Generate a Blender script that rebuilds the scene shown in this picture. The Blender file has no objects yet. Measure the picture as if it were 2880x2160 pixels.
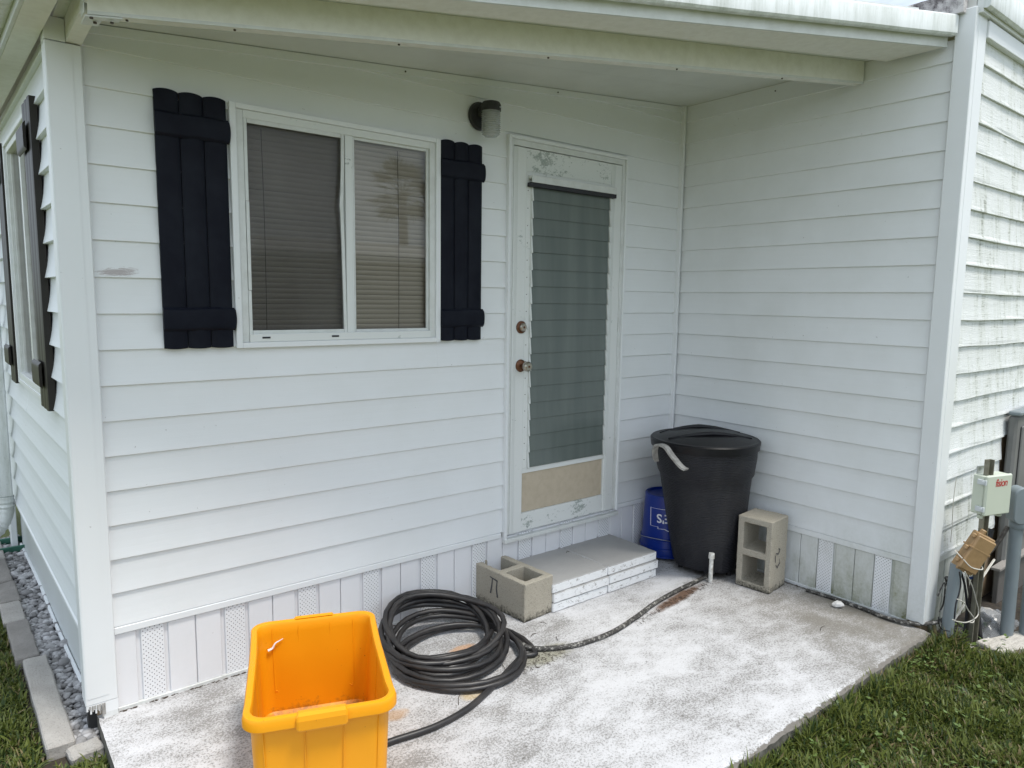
import bpy, bmesh, math, random
import numpy as np
from mathutils import Vector, Matrix, noise as mnoise

random.seed(7)
RNG = np.random.default_rng(7)
sc = bpy.context.scene
COL = sc.collection
R = math.radians

# ---------------------------------------------------------------- camera
cam_d = bpy.data.cameras.new('camera')
cam = bpy.data.objects.new('camera', cam_d)
COL.objects.link(cam)
CP = Vector((0.472, -2.8423, 1.5482))
yaw, pitch, roll = 0.6733, 0.1194, 0.0134
f = Vector((math.sin(yaw)*math.cos(pitch), math.cos(yaw)*math.cos(pitch), -math.sin(pitch)))
r = Vector((math.cos(yaw), -math.sin(yaw), 0))
u = r.cross(f)
r2 = r*math.cos(roll) + u*math.sin(roll)
u2 = -r*math.sin(roll) + u*math.cos(roll)
cam.matrix_world = Matrix(((r2.x, u2.x, -f.x, CP.x), (r2.y, u2.y, -f.y, CP.y), (r2.z, u2.z, -f.z, CP.z), (0, 0, 0, 1)))
cam_d.sensor_width = 36
cam_d.lens = 1.9734*1000/2880*36
cam_d.clip_start = 0.02
cam_d.clip_end = 2000
sc.camera = cam

# ---------------------------------------------------------------- world, sun, exposure
SUN_EL, SUN_AZ = R(68), R(165)      # azimuth clockwise from +y
w = bpy.data.worlds.new('World'); sc.world = w; w.use_nodes = True
nt = w.node_tree; nt.nodes.clear()
wo = nt.nodes.new('ShaderNodeOutputWorld'); bg = nt.nodes.new('ShaderNodeBackground')
sky = nt.nodes.new('ShaderNodeTexSky'); sky.sky_type = 'NISHITA'; sky.sun_disc = False
sky.sun_elevation = SUN_EL; sky.sun_rotation = SUN_AZ; sky.dust_density = 2.0
tc = nt.nodes.new('ShaderNodeTexCoord'); mp = nt.nodes.new('ShaderNodeMapping'); mp.inputs['Scale'].default_value = (1, 1, 2.2)
cn = nt.nodes.new('ShaderNodeTexNoise'); cn.inputs['Scale'].default_value = 2.6; cn.inputs['Detail'].default_value = 7; cn.inputs['Roughness'].default_value = .55
cr = nt.nodes.new('ShaderNodeValToRGB'); cr.color_ramp.elements[0].position = .33; cr.color_ramp.elements[1].position = .55
cr.color_ramp.elements[0].color = (.28, .28, .28, 1); cr.color_ramp.elements[1].color = (.93, .93, .93, 1)
cn2 = nt.nodes.new('ShaderNodeTexNoise'); cn2.inputs['Scale'].default_value = 4.5; cn2.inputs['Detail'].default_value = 5
cr2 = nt.nodes.new('ShaderNodeValToRGB'); cr2.color_ramp.elements[0].position = .35; cr2.color_ramp.elements[1].position = .65
cr2.color_ramp.elements[0].color = (7.0, 8.2, 9.6, 1); cr2.color_ramp.elements[1].color = (13.6, 14.7, 15.9, 1)
mx = nt.nodes.new('ShaderNodeMixRGB')
L = nt.links.new
L(tc.outputs['Generated'], mp.inputs[0]); L(mp.outputs[0], cn.inputs[0]); L(mp.outputs[0], cn2.inputs[0])
L(cn.outputs[0], cr.inputs[0]); L(cn2.outputs[0], cr2.inputs[0])
L(cr.outputs[0], mx.inputs[0]); L(sky.outputs[0], mx.inputs[1]); L(cr2.outputs[0], mx.inputs[2])
L(mx.outputs[0], bg.inputs[0]); bg.inputs[1].default_value = 0.098
L(bg.outputs[0], wo.inputs[0])
sd = bpy.data.lights.new('sun', 'SUN'); sd.energy = 2.6; sd.angle = R(13); sd.color = (1, .96, .89)
sun = bpy.data.objects.new('sun', sd); COL.objects.link(sun)
sdir = Vector((math.sin(SUN_AZ)*math.cos(SUN_EL), math.cos(SUN_AZ)*math.cos(SUN_EL), math.sin(SUN_EL)))
sun.rotation_euler = sdir.to_track_quat('Z', 'Y').to_euler(); sun.location = (0, -8, 12)
vs = sc.view_settings
vs.view_transform = 'Standard'; vs.look = 'None'; vs.gamma = 1; vs.use_curve_mapping = False
vs.exposure = 0.40

# ---------------------------------------------------------------- materials
def newmat(name):
    m = bpy.data.materials.new(name); m.use_nodes = True
    n = m.node_tree; b = n.nodes['Principled BSDF']
    return m, n, b

def ramp(n, fac, p0, p1, c0=(0, 0, 0, 1), c1=(1, 1, 1, 1)):
    x = n.nodes.new('ShaderNodeValToRGB')
    x.color_ramp.elements[0].position = p0; x.color_ramp.elements[1].position = p1
    x.color_ramp.elements[0].color = c0; x.color_ramp.elements[1].color = c1
    n.links.new(fac, x.inputs[0]); return x.outputs[0]

def nz(n, vec, scale, detail=4, rough=.55, sc3=None, dist=0):
    if sc3 is not None:
        mpn = n.nodes.new('ShaderNodeMapping'); mpn.inputs['Scale'].default_value = sc3
        n.links.new(vec, mpn.inputs[0]); vec = mpn.outputs[0]
    x = n.nodes.new('ShaderNodeTexNoise'); x.inputs['Scale'].default_value = scale
    x.inputs['Detail'].default_value = detail; x.inputs['Roughness'].default_value = rough
    x.inputs['Distortion'].default_value = dist
    n.links.new(vec, x.inputs[0]); return x.outputs[0]

def mixc(n, fac, a, b):
    x = n.nodes.new('ShaderNodeMixRGB')
    if isinstance(fac, (int, float)): x.inputs[0].default_value = fac
    else: n.links.new(fac, x.inputs[0])
    for i, v in ((1, a), (2, b)):
        if isinstance(v, tuple): x.inputs[i].default_value = (*v[:3], 1)
        else: n.links.new(v, x.inputs[i])
    return x.outputs[0]

def mth(n, op, a, b=None, clamp=False):
    x = n.nodes.new('ShaderNodeMath'); x.operation = op; x.use_clamp = clamp
    for i, v in ((0, a), (1, b)):
        if v is None: continue
        if isinstance(v, (int, float)): x.inputs[i].default_value = v
        else: n.links.new(v, x.inputs[i])
    return x.outputs[0]

def bump(n, b, h, strength=.3, dist=.002):
    x = n.nodes.new('ShaderNodeBump'); x.inputs['Strength'].default_value = strength; x.inputs['Distance'].default_value = dist
    n.links.new(h, x.inputs['Height']); n.links.new(x.outputs[0], b.inputs['Normal'])

def ocoord(n): return n.nodes.new('ShaderNodeTexCoord').outputs['Object']
def wcoord(n): return n.nodes.new('ShaderNodeNewGeometry').outputs['Position']
def sepz(n, vec):
    s = n.nodes.new('ShaderNodeSeparateXYZ'); n.links.new(vec, s.inputs[0]); return s.outputs

def simple(name, col, rough=.5, metal=0, nscale=0, namt=.15, dark=None, bscale=0, bstr=.2, bdist=.001, spec=.5):
    m, n, b = newmat(name)
    b.inputs['Roughness'].default_value = rough; b.inputs['Metallic'].default_value = metal
    b.inputs['Specular IOR Level'].default_value = spec
    co = wcoord(n)
    if nscale:
        fa = ramp(n, nz(n, co, nscale, 6, .6), .4, .68)
        fa = mth(n, 'MULTIPLY', fa, namt)
        c = mixc(n, fa, col, dark or tuple(v*.35 for v in col))
        n.links.new(c, b.inputs['Base Color'])
    else: b.inputs['Base Color'].default_value = (*col, 1)
    if bscale: bump(n, b, nz(n, co, bscale, 5, .6), bstr, bdist)
    return m

def vinyl(name, col=(.75, .77, .785), axis='x', dirt=.12, low=0.0, grime=(.16, .17, .08), grain=.35, rough=.42, scratch=False):
    """vinyl siding: wood-grain emboss, faint dirt; 'low' = green algae close to the ground"""
    m, n, b = newmat(name)
    co = wcoord(n)
    st = {'x': (1.2, 30, 60), 'y': (30, 1.2, 60), 'z': (40, 40, 1.5)}[axis]
    g = nz(n, co, 6, 5, .6, st)
    d = ramp(n, nz(n, co, 1.6, 8, .62), .45, .85)
    d = mth(n, 'MULTIPLY', d, dirt)
    base = mixc(n, d, col, (.44, .45, .40))
    # fly specks
    sp = ramp(n, nz(n, co, 55, 2, .5), .765, .785)
    base = mixc(n, mth(n, 'MULTIPLY', sp, .35), base, (.12, .10, .08))
    if low > 0:
        z = sepz(n, co)[2]
        hz = mth(n, 'SUBTRACT', 1.0, mth(n, 'DIVIDE', z, .62), True)
        hz = mth(n, 'POWER', hz, 1.6)
        a = ramp(n, nz(n, co, 3.0, 8, .68, (1, 1, .45)), .36, .66)
        a2 = ramp(n, nz(n, co, 60, 4, .7), .3, .7)
        fa = mth(n, 'MULTIPLY', mth(n, 'MULTIPLY', mth(n, 'MULTIPLY', a, hz), mth(n, 'ADD', mth(n, 'MULTIPLY', a2, .5), .5)), low, True)
        base = mixc(n, fa, base, grime)
    n.links.new(base, b.inputs['Base Color'])
    b.inputs['Roughness'].default_value = rough
    b.inputs['Specular IOR Level'].default_value = .35
    wav = nz(n, co, 1.0, 2, .5, {'x': (2.2, 3, 7), 'y': (3, 2.2, 7), 'z': (3, 3, 1)}[axis])
    bump(n, b, mth(n, 'ADD', g, mth(n, 'MULTIPLY', wav, 7.0)), grain, .0008)
    if scratch:
        dx = mth(n, 'DIVIDE', mth(n, 'SUBTRACT', sepz(n, co)[0], .945), .085); dz = mth(n, 'DIVIDE', mth(n, 'SUBTRACT', mth(n, 'SUBTRACT', sepz(n, co)[2], 1.628), mth(n, 'MULTIPLY', dx, .006)), .020)
        q = mth(n, 'SUBTRACT', 1.0, mth(n, 'ADD', mth(n, 'MULTIPLY', dx, dx), mth(n, 'MULTIPLY', dz, dz)), True)
        lines = nz(n, co, 14, 7, .8, (1, 1, 8), dist=2.2)
        fa = ramp(n, mth(n, 'ADD', mth(n, 'MULTIPLY', q, .28), mth(n, 'MULTIPLY', lines, 1.0)), .60, .72)
        n.links.new(mixc(n, mth(n, 'MULTIPLY', mth(n, 'MULTIPLY', fa, .7), mth(n, 'GREATER_THAN', q, .01)), base, (.28, .22, .21)), b.inputs['Base Color'])
    return m

M = {}
M['siding'] = vinyl('vinyl_siding', axis='x', dirt=.18, low=.16, grime=(.30, .28, .25), scratch=True)
M['siding_b'] = vinyl('vinyl_siding_return', axis='y', dirt=.30, low=1.0, grime=(.20, .22, .12))
M['siding_left'] = vinyl('vinyl_siding_side', (.74, .77, .80), axis='y', dirt=.12, low=.08)
M['trim'] = vinyl('vinyl_trim', axis='z', dirt=.12, low=0, grain=.15)
M['trim_low'] = vinyl('vinyl_trim_stained', axis='z', dirt=.2, low=.55, grain=.12)
M['alum'] = simple('painted_aluminium', (.66, .68, .67), .4, 0, 18, .22, (.32, .32, .28), 40, .05)
M['alum_beam'] = simple('painted_beam', (.77, .765, .71), .5, 0, 26, .16, (.36, .34, .24))
M['alum_bare'] = simple('bare_aluminium', (.5, .52, .53), .35, .8)
M['soffit'] = simple('soffit_panel', (.64, .66, .62), .6, 0, 3, .25, (.40, .42, .38))
M['dark'] = simple('dark_interior', (.03, .03, .03), .9)
M['wood'] = simple('sheathing', (.3, .22, .14), .8)
M['shutter'] = simple('shutter_black', (.004, .005, .011), .5, 0, 7, .55, (.013, .016, .024), 60, .12, .001, .13)
M['shutter_brown'] = simple('shutter_weathered', (.022, .019, .016), .45, 0, 9, .2, (.04, .035, .03), 60, .1, .001, .3)
M['screw'] = simple('rusty_screw', (.06, .045, .03), .6)
M['black'] = simple('black_plastic', (.018, .018, .02), .35)
M['lampmetal'] = simple('lamp_cast_metal', (.022, .021, .022), .5, 0, 40, .3, (.05, .05, .05), 90, .2)
M['caulk'] = simple('dark_gasket', (.012, .012, .016), .5)

def glass(name, tint=(.95, .97, .96), ior=1.5, rough=0.0):
    m, n, b = newmat(name); n.nodes.remove(b)
    o = n.nodes['Material Output']
    t = n.nodes.new('ShaderNodeBsdfTransparent'); t.inputs[0].default_value = (*tint, 1)
    g = n.nodes.new('ShaderNodeBsdfGlossy'); g.inputs[1].default_value = rough
    fr = n.nodes.new('ShaderNodeFresnel'); fr.inputs[0].default_value = ior
    mixs = n.nodes.new('ShaderNodeMixShader')
    n.links.new(fr.outputs[0], mixs.inputs[0]); n.links.new(t.outputs[0], mixs.inputs[1]); n.links.new(g.outputs[0], mixs.inputs[2])
    n.links.new(mixs.outputs[0], o.inputs[0]); return m
M['glass'] = glass('window_glass', (.92, .93, .9), 1.6)

def screen_mat():
    m, n, b = newmat('insect_screen'); o = n.nodes['Material Output']
    b.inputs['Base Color'].default_value = (.035, .036, .038, 1); b.inputs['Roughness'].default_value = .8
    co = wcoord(n)
    dust = ramp(n, nz(n, co, 3, 8, .7, (1.8, 1, .6)), .45, .8)
    n.links.new(mixc(n, dust, (.03, .03, .032), (.13, .13, .125)), b.inputs['Base Color'])
    t = n.nodes.new('ShaderNodeBsdfTransparent')
    ms = n.nodes.new('ShaderNodeMixShader'); ms.inputs[0].default_value = .42
    n.links.new(t.outputs[0], ms.inputs[1]); n.links.new(b.outputs[0], ms.inputs[2]); n.links.new(ms.outputs[0], o.inputs[0])
    return m
M['screen'] = screen_mat()
M['slat'] = simple('blind_slat', (.54, .475, .42), .5)
M['cord'] = simple('blind_cord', (.12, .11, .10), .8)

def frosted():
    m, n, b = newmat('frosted_louver_glass')
    co = wcoord(n)
    v = nz(n, co, 3.0, 4, .5, (4, 1, .5))
    n.links.new(mixc(n, ramp(n, v, .35, .7), (.115, .138, .130), (.145, .168, .158)), b.inputs['Base Color'])
    b.inputs['Roughness'].default_value = .14; b.inputs['Specular IOR Level'].default_value = .5
    b.inputs['IOR'].default_value = 1.5
    bump(n, b, nz(n, co, 250, 2, .5), .12, .001)
    return m
M['louver'] = frosted()

def chipped(name, amt, axis='x'):
    m, n, b = newmat(name)
    co = wcoord(n)
    a = nz(n, co, 34, 10, .82, (1, 1, 1.6)); c2 = nz(n, co, 6.0, 3, .5)
    s = mth(n, 'ADD', a, mth(n, 'MULTIPLY', c2, .55))
    fa = ramp(n, s, amt, amt+.03)
    n.links.new(mixc(n, fa, (.69, .71, .70), (.33, .37, .35)), b.inputs['Base Color'])
    b.inputs['Roughness'].default_value = .5
    bump(n, b, fa, -.3, .0008)
    return m
M['chip'] = chipped('chipped_white_paint', .84)
M['chip_lo'] = chipped('worn_white_paint', .94)
M['kick'] = simple('tan_kick_panel', (.50, .43, .33), .6, 0, 30, .35, (.36, .30, .22), 150, .1)
M['brass'] = simple('rusted_brass', (.16, .07, .035), .45, .6, 70, .6, (.05, .025, .015))
M['knob'] = simple('worn_nickel', (.46, .43, .38), .28, .9, 60, .3, (.2, .15, .1))

def concrete(name, c0, c1, grow=0.0, pitted=.5, mould=0.0, zref=0.0):
    m, n, b = newmat(name)
    co = wcoord(n)
    base = mixc(n, nz(n, co, 7, 6, .6), c0, c1)
    sp = ramp(n, nz(n, co, 170, 3, .7), .54, .66)
    base = mixc(n, mth(n, 'MULTIPLY', sp, pitted), base, tuple(v*.42 for v in c0))
    if mould:
        z = mth(n, 'SUBTRACT', sepz(n, co)[2], zref)
        hz = mth(n, 'SUBTRACT', 1.0, mth(n, 'DIVIDE', z, .085), True)
        s = ramp(n, mth(n, 'ADD', mth(n, 'MULTIPLY', hz, .46), mth(n, 'MULTIPLY', nz(n, co, 60, 8, .82), 1.0)), .76, .98)
        base = mixc(n, mth(n, 'MULTIPLY', s, mould), base, (.025, .024, .018))
    n.links.new(base, b.inputs['Base Color'])
    b.inputs['Roughness'].default_value = .9; b.inputs['Specular IOR Level'].default_value = .2
    h = mth(n, 'ADD', nz(n, co, 150, 4, .7), mth(n, 'MULTIPLY', nz(n, co, 40, 4, .6), .8))
    bump(n, b, h, .7, .003)
    return m
M['block'] = concrete('concrete_block', (.42, .385, .32), (.32, .295, .24), 0, .6, .95)
M['paver_top'] = concrete('paver_grey', (.46, .455, .45), (.40, .395, .385), 0, .15)
M['brick'] = concrete('edging_concrete', (.47, .45, .42), (.24, .225, .21), 0, .7)
M['brick_dark'] = concrete('edging_concrete_weathered', (.34, .32, .30), (.15, .14, .13), 0, .6)
M['cement'] = concrete('cement_board', (.16, .15, .14), (.09, .085, .08), 0, .3)

def paver_side():
    m, n, b = newmat('paver_painted')
    co = wcoord(n)
    geo = n.nodes.new('ShaderNodeNewGeometry'); nzv = sepz(n, geo.outputs['Normal'])[2]
    up = ramp(n, nzv, .5, .7)
    chipn = nz(n, co, 34, 10, .8, (1, 1, 1.8))
    ch = ramp(n, chipn, .555, .60)
    white = mixc(n, mth(n, 'MULTIPLY', ch, .75), (.72, .73, .74), (.16, .14, .125))
    top = mixc(n, nz(n, co, 4, 6, .6), (.40, .395, .39), (.30, .295, .288))
    top = mixc(n, ramp(n, nz(n, co, 90, 4, .7), .6, .75), top, (.30, .29, .28))
    n.links.new(mixc(n, up, white, top), b.inputs['Base Color'])
    b.inputs['Roughness'].default_value = .85
    bump(n, b, nz(n, co, 60, 6, .7), .5, .003)
    return m
M['paver'] = paver_side()

def patio_mat():
    m, n, b = newmat('worn_painted_patio')
    co = wcoord(n); X, Y, Z = sepz(n, co)[:3]
    rot = n.nodes.new('ShaderNodeMapping'); rot.inputs['Rotation'].default_value = (0, 0, R(24)); rot.inputs['Scale'].default_value = (1, 1.7, 1)
    n.links.new(co, rot.inputs[0]); rc = rot.outputs[0]
    big = nz(n, co, 1.3, 8, .66, dist=.8)
    mid = nz(n, rc, 4.6, 10, .74, dist=.25)
    fine = nz(n, co, 115, 5, .80)
    fine2 = nz(n, co, 260, 3, .75)
    near = mth(n, 'SUBTRACT', 1.0, mth(n, 'DIVIDE', mth(n, 'SUBTRACT', 4.05, X), .85), True)
    fwd = mth(n, 'DIVIDE', mth(n, 'SUBTRACT', mth(n, 'MULTIPLY', Y, -1.0), .60), .5, True)
    dn = mth(n, 'MULTIPLY', near, fwd)
    dens = mth(n, 'ADD', mth(n, 'MULTIPLY', mid, .80), mth(n, 'MULTIPLY', big, .60))
    dens = mth(n, 'ADD', dens, mth(n, 'MULTIPLY', dn, .17))
    d1 = ramp(n, dens, .60, .90)
    thr = mth(n, 'ADD', fine, mth(n, 'MULTIPLY', d1, .17))
    sp = ramp(n, thr, .575, .635)
    white = mixc(n, big, (.585, .585, .598), (.50, .50, .515))
    base = mixc(n, mth(n, 'MULTIPLY', d1, .62), white, (.33, .32, .315))
    base = mixc(n, mth(n, 'MULTIPLY', sp, .66), base, (.14, .132, .12))
    base = mixc(n, mth(n, 'MULTIPLY', ramp(n, fine2, .58, .70), .45), base, (.27, .265, .25))
    pit = ramp(n, mth(n, 'ADD', nz(n, co, 24, 8, .85), mth(n, 'MULTIPLY', mid, .25)), .735, .76)
    base = mixc(n, mth(n, 'MULTIPLY', pit, .8), base, (.085, .08, .07))
    # brown stain beside wall B
    st = mth(n, 'MULTIPLY', mth(n, 'POWER', dn, .8), ramp(n, mth(n, 'ADD', big, mth(n, 'MULTIPLY', mid, .4)), .48, .84))
    base = mixc(n, mth(n, 'MULTIPLY', st, .85), base, (.15, .135, .105))
    # oval colour patches, with brown lichen under the right hand hose
    def spot(x, y, rx, ry, col, amt, base, ang=0):
        dx = mth(n, 'SUBTRACT', X, x); dy = mth(n, 'SUBTRACT', Y, y)
        if ang:
            ca, sa = math.cos(ang), math.sin(ang)
            ddx = mth(n, 'ADD', mth(n, 'MULTIPLY', dx, ca), mth(n, 'MULTIPLY', dy, sa))
            dy = mth(n, 'SUBTRACT', mth(n, 'MULTIPLY', dy, ca), mth(n, 'MULTIPLY', dx, sa)); dx = ddx
        dx = mth(n, 'DIVIDE', dx, rx); dy = mth(n, 'DIVIDE', dy, ry)
        q = mth(n, 'SUBTRACT', 1.0, mth(n, 'ADD', mth(n, 'MULTIPLY', dx, dx), mth(n, 'MULTIPLY', dy, dy)), True)
        fa = mth(n, 'MULTIPLY', ramp(n, mth(n, 'ADD', mth(n, 'MULTIPLY', q, .6), mth(n, 'MULTIPLY', nz(n, co, 18, 6, .7), .6)), .48, .78), amt)
        return mixc(n, fa, base, col)
    base = spot(2.16, -.40, .10, .05, (.50, .26, .11), .6, base)
    base = spot(1.68, -.66, .07, .05, (.42, .24, .09), .55, base)
    base = spot(1.99, -.72, .08, .05, (.52, .38, .16), .55, base)
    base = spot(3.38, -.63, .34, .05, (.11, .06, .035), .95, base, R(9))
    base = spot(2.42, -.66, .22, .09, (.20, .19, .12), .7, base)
    base = spot(3.9, -.45, .3, .3, (.09, .075, .06), .8, base)  # dark brown round patch below the trash can
    # bare concrete at the worn outer edge
    ed = mth(n, 'SUBTRACT', 1.0, mth(n, 'DIVIDE', mth(n, 'ADD', Y, 1.607), .035), True)
    edf = ramp(n, mth(n, 'ADD', mth(n, 'MULTIPLY', ed, .55), mth(n, 'MULTIPLY', nz(n, co, 14, 7, .7), .8)), .70, .76)
    base = mixc(n, edf, base, mixc(n, fine, (.22, .20, .18), (.11, .105, .095)))
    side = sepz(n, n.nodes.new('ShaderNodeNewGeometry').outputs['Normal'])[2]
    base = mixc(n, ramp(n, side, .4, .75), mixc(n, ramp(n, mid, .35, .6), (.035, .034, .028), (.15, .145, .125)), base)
    n.links.new(base, b.inputs['Base Color'])
    b.inputs['Roughness'].default_value = .72; b.inputs['Specular IOR Level'].default_value = .3
    h = mth(n, 'SUBTRACT', mth(n, 'MULTIPLY', mid, .4), mth(n, 'MULTIPLY', sp, .25))
    bump(n, b, mth(n, 'ADD', h, mth(n, 'MULTIPLY', fine, .4)), .5, .003)
    return m
M['patio'] = patio_mat()

def perforated():
    m, n, b = newmat('perforated_skirting')
    co = ocoord(n); X, Y, Z = sepz(n, co)[:3]
    def dots(ox, oz):
        fx = mth(n, 'SUBTRACT', mth(n, 'FRACT', mth(n, 'DIVIDE', mth(n, 'ADD', X, ox), .0165)), .5)
        fz = mth(n, 'SUBTRACT', mth(n, 'FRACT', mth(n, 'DIVIDE', mth(n, 'ADD', Z, oz), .0165)), .5)
        d = mth(n, 'SQRT', mth(n, 'ADD', mth(n, 'MULTIPLY', fx, fx), mth(n, 'MULTIPLY', fz, fz)))
        return mth(n, 'LESS_THAN', d, .115)
    dd = mth(n, 'MAXIMUM', dots(0, 0), dots(.00825, .00825))
    inx = mth(n, 'LESS_THAN', mth(n, 'ABSOLUTE', X), .0375)
    dd = mth(n, 'MULTIPLY', dd, inx)
    wc = wcoord(n)
    al = mth(n, 'MULTIPLY', ramp(n, nz(n, wc, 4, 7, .7), .48, .7), mth(n, 'MULTIPLY', ramp(n, sepz(n, wc)[0], 3.9/10, 4.0/10), .0))
    n.links.new(mixc(n, dd, (.74, .75, .77), (.10, .10, .11)), b.inputs['Base Color'])
    b.inputs['Roughness'].default_value = .45
    return m
M['perf'] = perforated()
M['skirt'] = vinyl('skirting_vinyl', (.745, .75, .775), 'z', .1, .12, (.2, .18, .14), .1)
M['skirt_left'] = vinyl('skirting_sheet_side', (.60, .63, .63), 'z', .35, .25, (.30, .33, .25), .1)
M['skirt_b'] = vinyl('skirting_vinyl_algae', (.66, .68, .68), 'z', .5, 1.6, (.17, .18, .08), .1)
def perf_b():
    m = M['perf'].copy(); m.name = 'perforated_skirting_algae'
    n = m.node_tree; b = n.nodes['Principled BSDF']
    src = b.inputs['Base Color'].links[0].from_socket
    wc = wcoord(n)
    al = ramp(n, nz(n, wc, 5, 7, .7, (1, 1, .5)), .46, .72)
    hz = mth(n, 'SUBTRACT', 1.0, mth(n, 'DIVIDE', sepz(n, wc)[2], .34), True)
    n.links.new(mixc(n, mth(n, 'MULTIPLY', al, mth(n, 'ADD', mth(n, 'MULTIPLY', hz, .5), .2)), src, (.17, .18, .09)), b.inputs['Base Color'])
    return m
M['perf_b'] = perf_b()

def mossy(name, gutter=False):
    m, n, b = newmat(name)
    co = wcoord(n)
    if gutter:
        streak = nz(n, co, 2.2, 9, .72, (9, 9, .9)); blot = nz(n, co, 3, 5, .6)
        fa = ramp(n, mth(n, 'ADD', mth(n, 'MULTIPLY', streak, .8), mth(n, 'MULTIPLY', blot, .35)), .50, .80)
        base = mixc(n, mth(n, 'MULTIPLY', fa, .72), (.72, .75, .75), (.27, .30, .24))
        gr = ramp(n, nz(n, co, 120, 3, .7), .60, .72)
        base = mixc(n, mth(n, 'MULTIPLY', mth(n, 'MULTIPLY', gr, fa), .6), base, (.10, .11, .09))
        b.inputs['Roughness'].default_value = .5
    else:
        grain = nz(n, co, 3.4, 9, .76, (2.2, 2.2, 38), dist=1.6)
        band = mth(n, 'FRACT', mth(n, 'DIVIDE', mth(n, 'SUBTRACT', sepz(n, co)[2], 2.3755-20*.128), .128))
        under = mth(n, 'POWER', mth(n, 'MAXIMUM', mth(n, 'SUBTRACT', band, .70), 0.0), 1.0)
        streak = nz(n, co, 3.0, 8, .7, (5, 5, .55)); spots = nz(n, co, 34, 6, .8)
        s = mth(n, 'ADD', mth(n, 'MULTIPLY', grain, .72), mth(n, 'ADD', mth(n, 'MULTIPLY', streak, .62), mth(n, 'ADD', mth(n, 'MULTIPLY', under, .07), mth(n, 'MULTIPLY', spots, .27))))
        fa = ramp(n, s, .86, .98)
        base = mixc(n, mth(n, 'MULTIPLY', ramp(n, streak, .45, .75), .38), (.73, .75, .745), (.42, .46, .32))
        base = mixc(n, mth(n, 'MULTIPLY', fa, .75), base, (.13, .135, .10))
        b.inputs['Roughness'].default_value = .75
        bump(n, b, mth(n, 'ADD', grain, mth(n, 'MULTIPLY', spots, .3)), .9, .004)
    n.links.new(base, b.inputs['Base Color'])
    return m
M['lap'] = mossy('weathered_lap_siding')
M['gutter'] = mossy('stained_gutter', True)
def mould_mat():
    m, n, b = newmat('mouldy_fascia'); co = wcoord(n)
    a = ramp(n, nz(n, co, 5, 9, .75), .44, .6)
    n.links.new(mixc(n, a, (.55, .53, .53), (.05, .04, .045)), b.inputs['Base Color']); b.inputs['Roughness'].default_value = .8
    return m
M['mould'] = mould_mat()

def canplastic():
    m, n, b = newmat('dusty_charcoal_plastic'); co = ocoord(n)
    d = ramp(n, nz(n, co, 8, 7, .7, (1, 1, .35)), .4, .8)
    n.links.new(mixc(n, mth(n, 'MULTIPLY', d, .55), (.013, .0135, .018), (.045, .044, .043)), b.inputs['Base Color'])
    b.inputs['Roughness'].default_value = .5; b.inputs['Specular IOR Level'].default_value = .3
    wv = n.nodes.new('ShaderNodeTexWave'); wv.bands_direction = 'Z'; wv.inputs['Scale'].default_value = 34; wv.inputs['Distortion'].default_value = 5
    wv.inputs['Detail'].default_value = 2; wv.inputs['Detail Scale'].default_value = 1.0
    n.links.new(co, wv.inputs[0])
    bump(n, b, wv.outputs[1], .6, .004)
    return m
M['can'] = canplastic()
M['lid'] = simple('black_lid_plastic', (.006, .006, .008), .40, 0, 9, .25, (.016, .016, .018), 50, .06, .001, .28)
M['handle_grey'] = simple('grey_handle_plastic', (.40, .39, .37), .5, 0, 30, .6, (.10, .09, .08))
M['blue'] = simple('blue_bucket_plastic', (.003, .024, .22), .3, 0, 14, .2, (.01, .03, .15))
M['print'] = simple('white_print', (.72, .74, .78), .5)
def yellow():
    m, n, b = newmat('yellow_bin_plastic'); co = ocoord(n)
    Z = sepz(n, co)[2]
    fl = mth(n, 'SUBTRACT', 1.0, mth(n, 'DIVIDE', Z, .07), True)
    dirt = ramp(n, mth(n, 'ADD', mth(n, 'MULTIPLY', fl, .22), mth(n, 'MULTIPLY', nz(n, co, 22, 9, .78), .85)), .55, .74)
    spk = ramp(n, nz(n, co, 70, 3, .6), .71, .74)
    c = mixc(n, nz(n, co, 3, 4, .5), (.80, .33, .003), (.74, .29, .003))
    c = mixc(n, mth(n, 'MULTIPLY', spk, .7), c, (.12, .03, .01))
    c = mixc(n, mth(n, 'MULTIPLY', mth(n, 'MULTIPLY', dirt, .8), mth(n, 'GREATER_THAN', fl, .02)), c, (.14, .07, .025))
    n.links.new(c, b.inputs['Base Color'])
    b.inputs['Roughness'].default_value = .46; b.inputs['Specular IOR Level'].default_value = .35
    bump(n, b, nz(n, co, 300, 2, .5), .08, .001)
    return m
M['yellow'] = yellow()
def hosemat():
    m, n, b = newmat('black_rubber_hose'); co = wcoord(n)
    d = ramp(n, nz(n, co, 11, 7, .7), .42, .75)
    n.links.new(mixc(n, mth(n, 'MULTIPLY', d, .5), (.016, .015, .016), (.060, .052, .046)), b.inputs['Base Color'])
    b.inputs['Roughness'].default_value = .42
    bump(n, b, nz(n, co, 130, 4, .6), .25, .001)
    return m
M['hose'] = hosemat()
def oldhose():
    m, n, b = newmat('weathered_hose'); co = wcoord(n)
    d = ramp(n, nz(n, co, 55, 6, .75), .52, .62)
    n.links.new(mixc(n, mth(n, 'MULTIPLY', d, .75), (.035, .033, .03), (.42, .41, .38)), b.inputs['Base Color'])
    b.inputs['Roughness'].default_value = .7
    return m
M['oldhose'] = oldhose()
M['pvc'] = simple('white_pvc', (.70, .70, .67), .45, 0, 40, .6, (.2, .17, .13))
M['conduit'] = simple('grey_conduit', (.20, .235, .255), .5, 0, 8, .25, (.12, .13, .13))
M['cabinet'] = simple('grey_cabinet', (.17, .17, .165), .7, 0, 4, .5, (.08, .08, .075), 30, .2)
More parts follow.
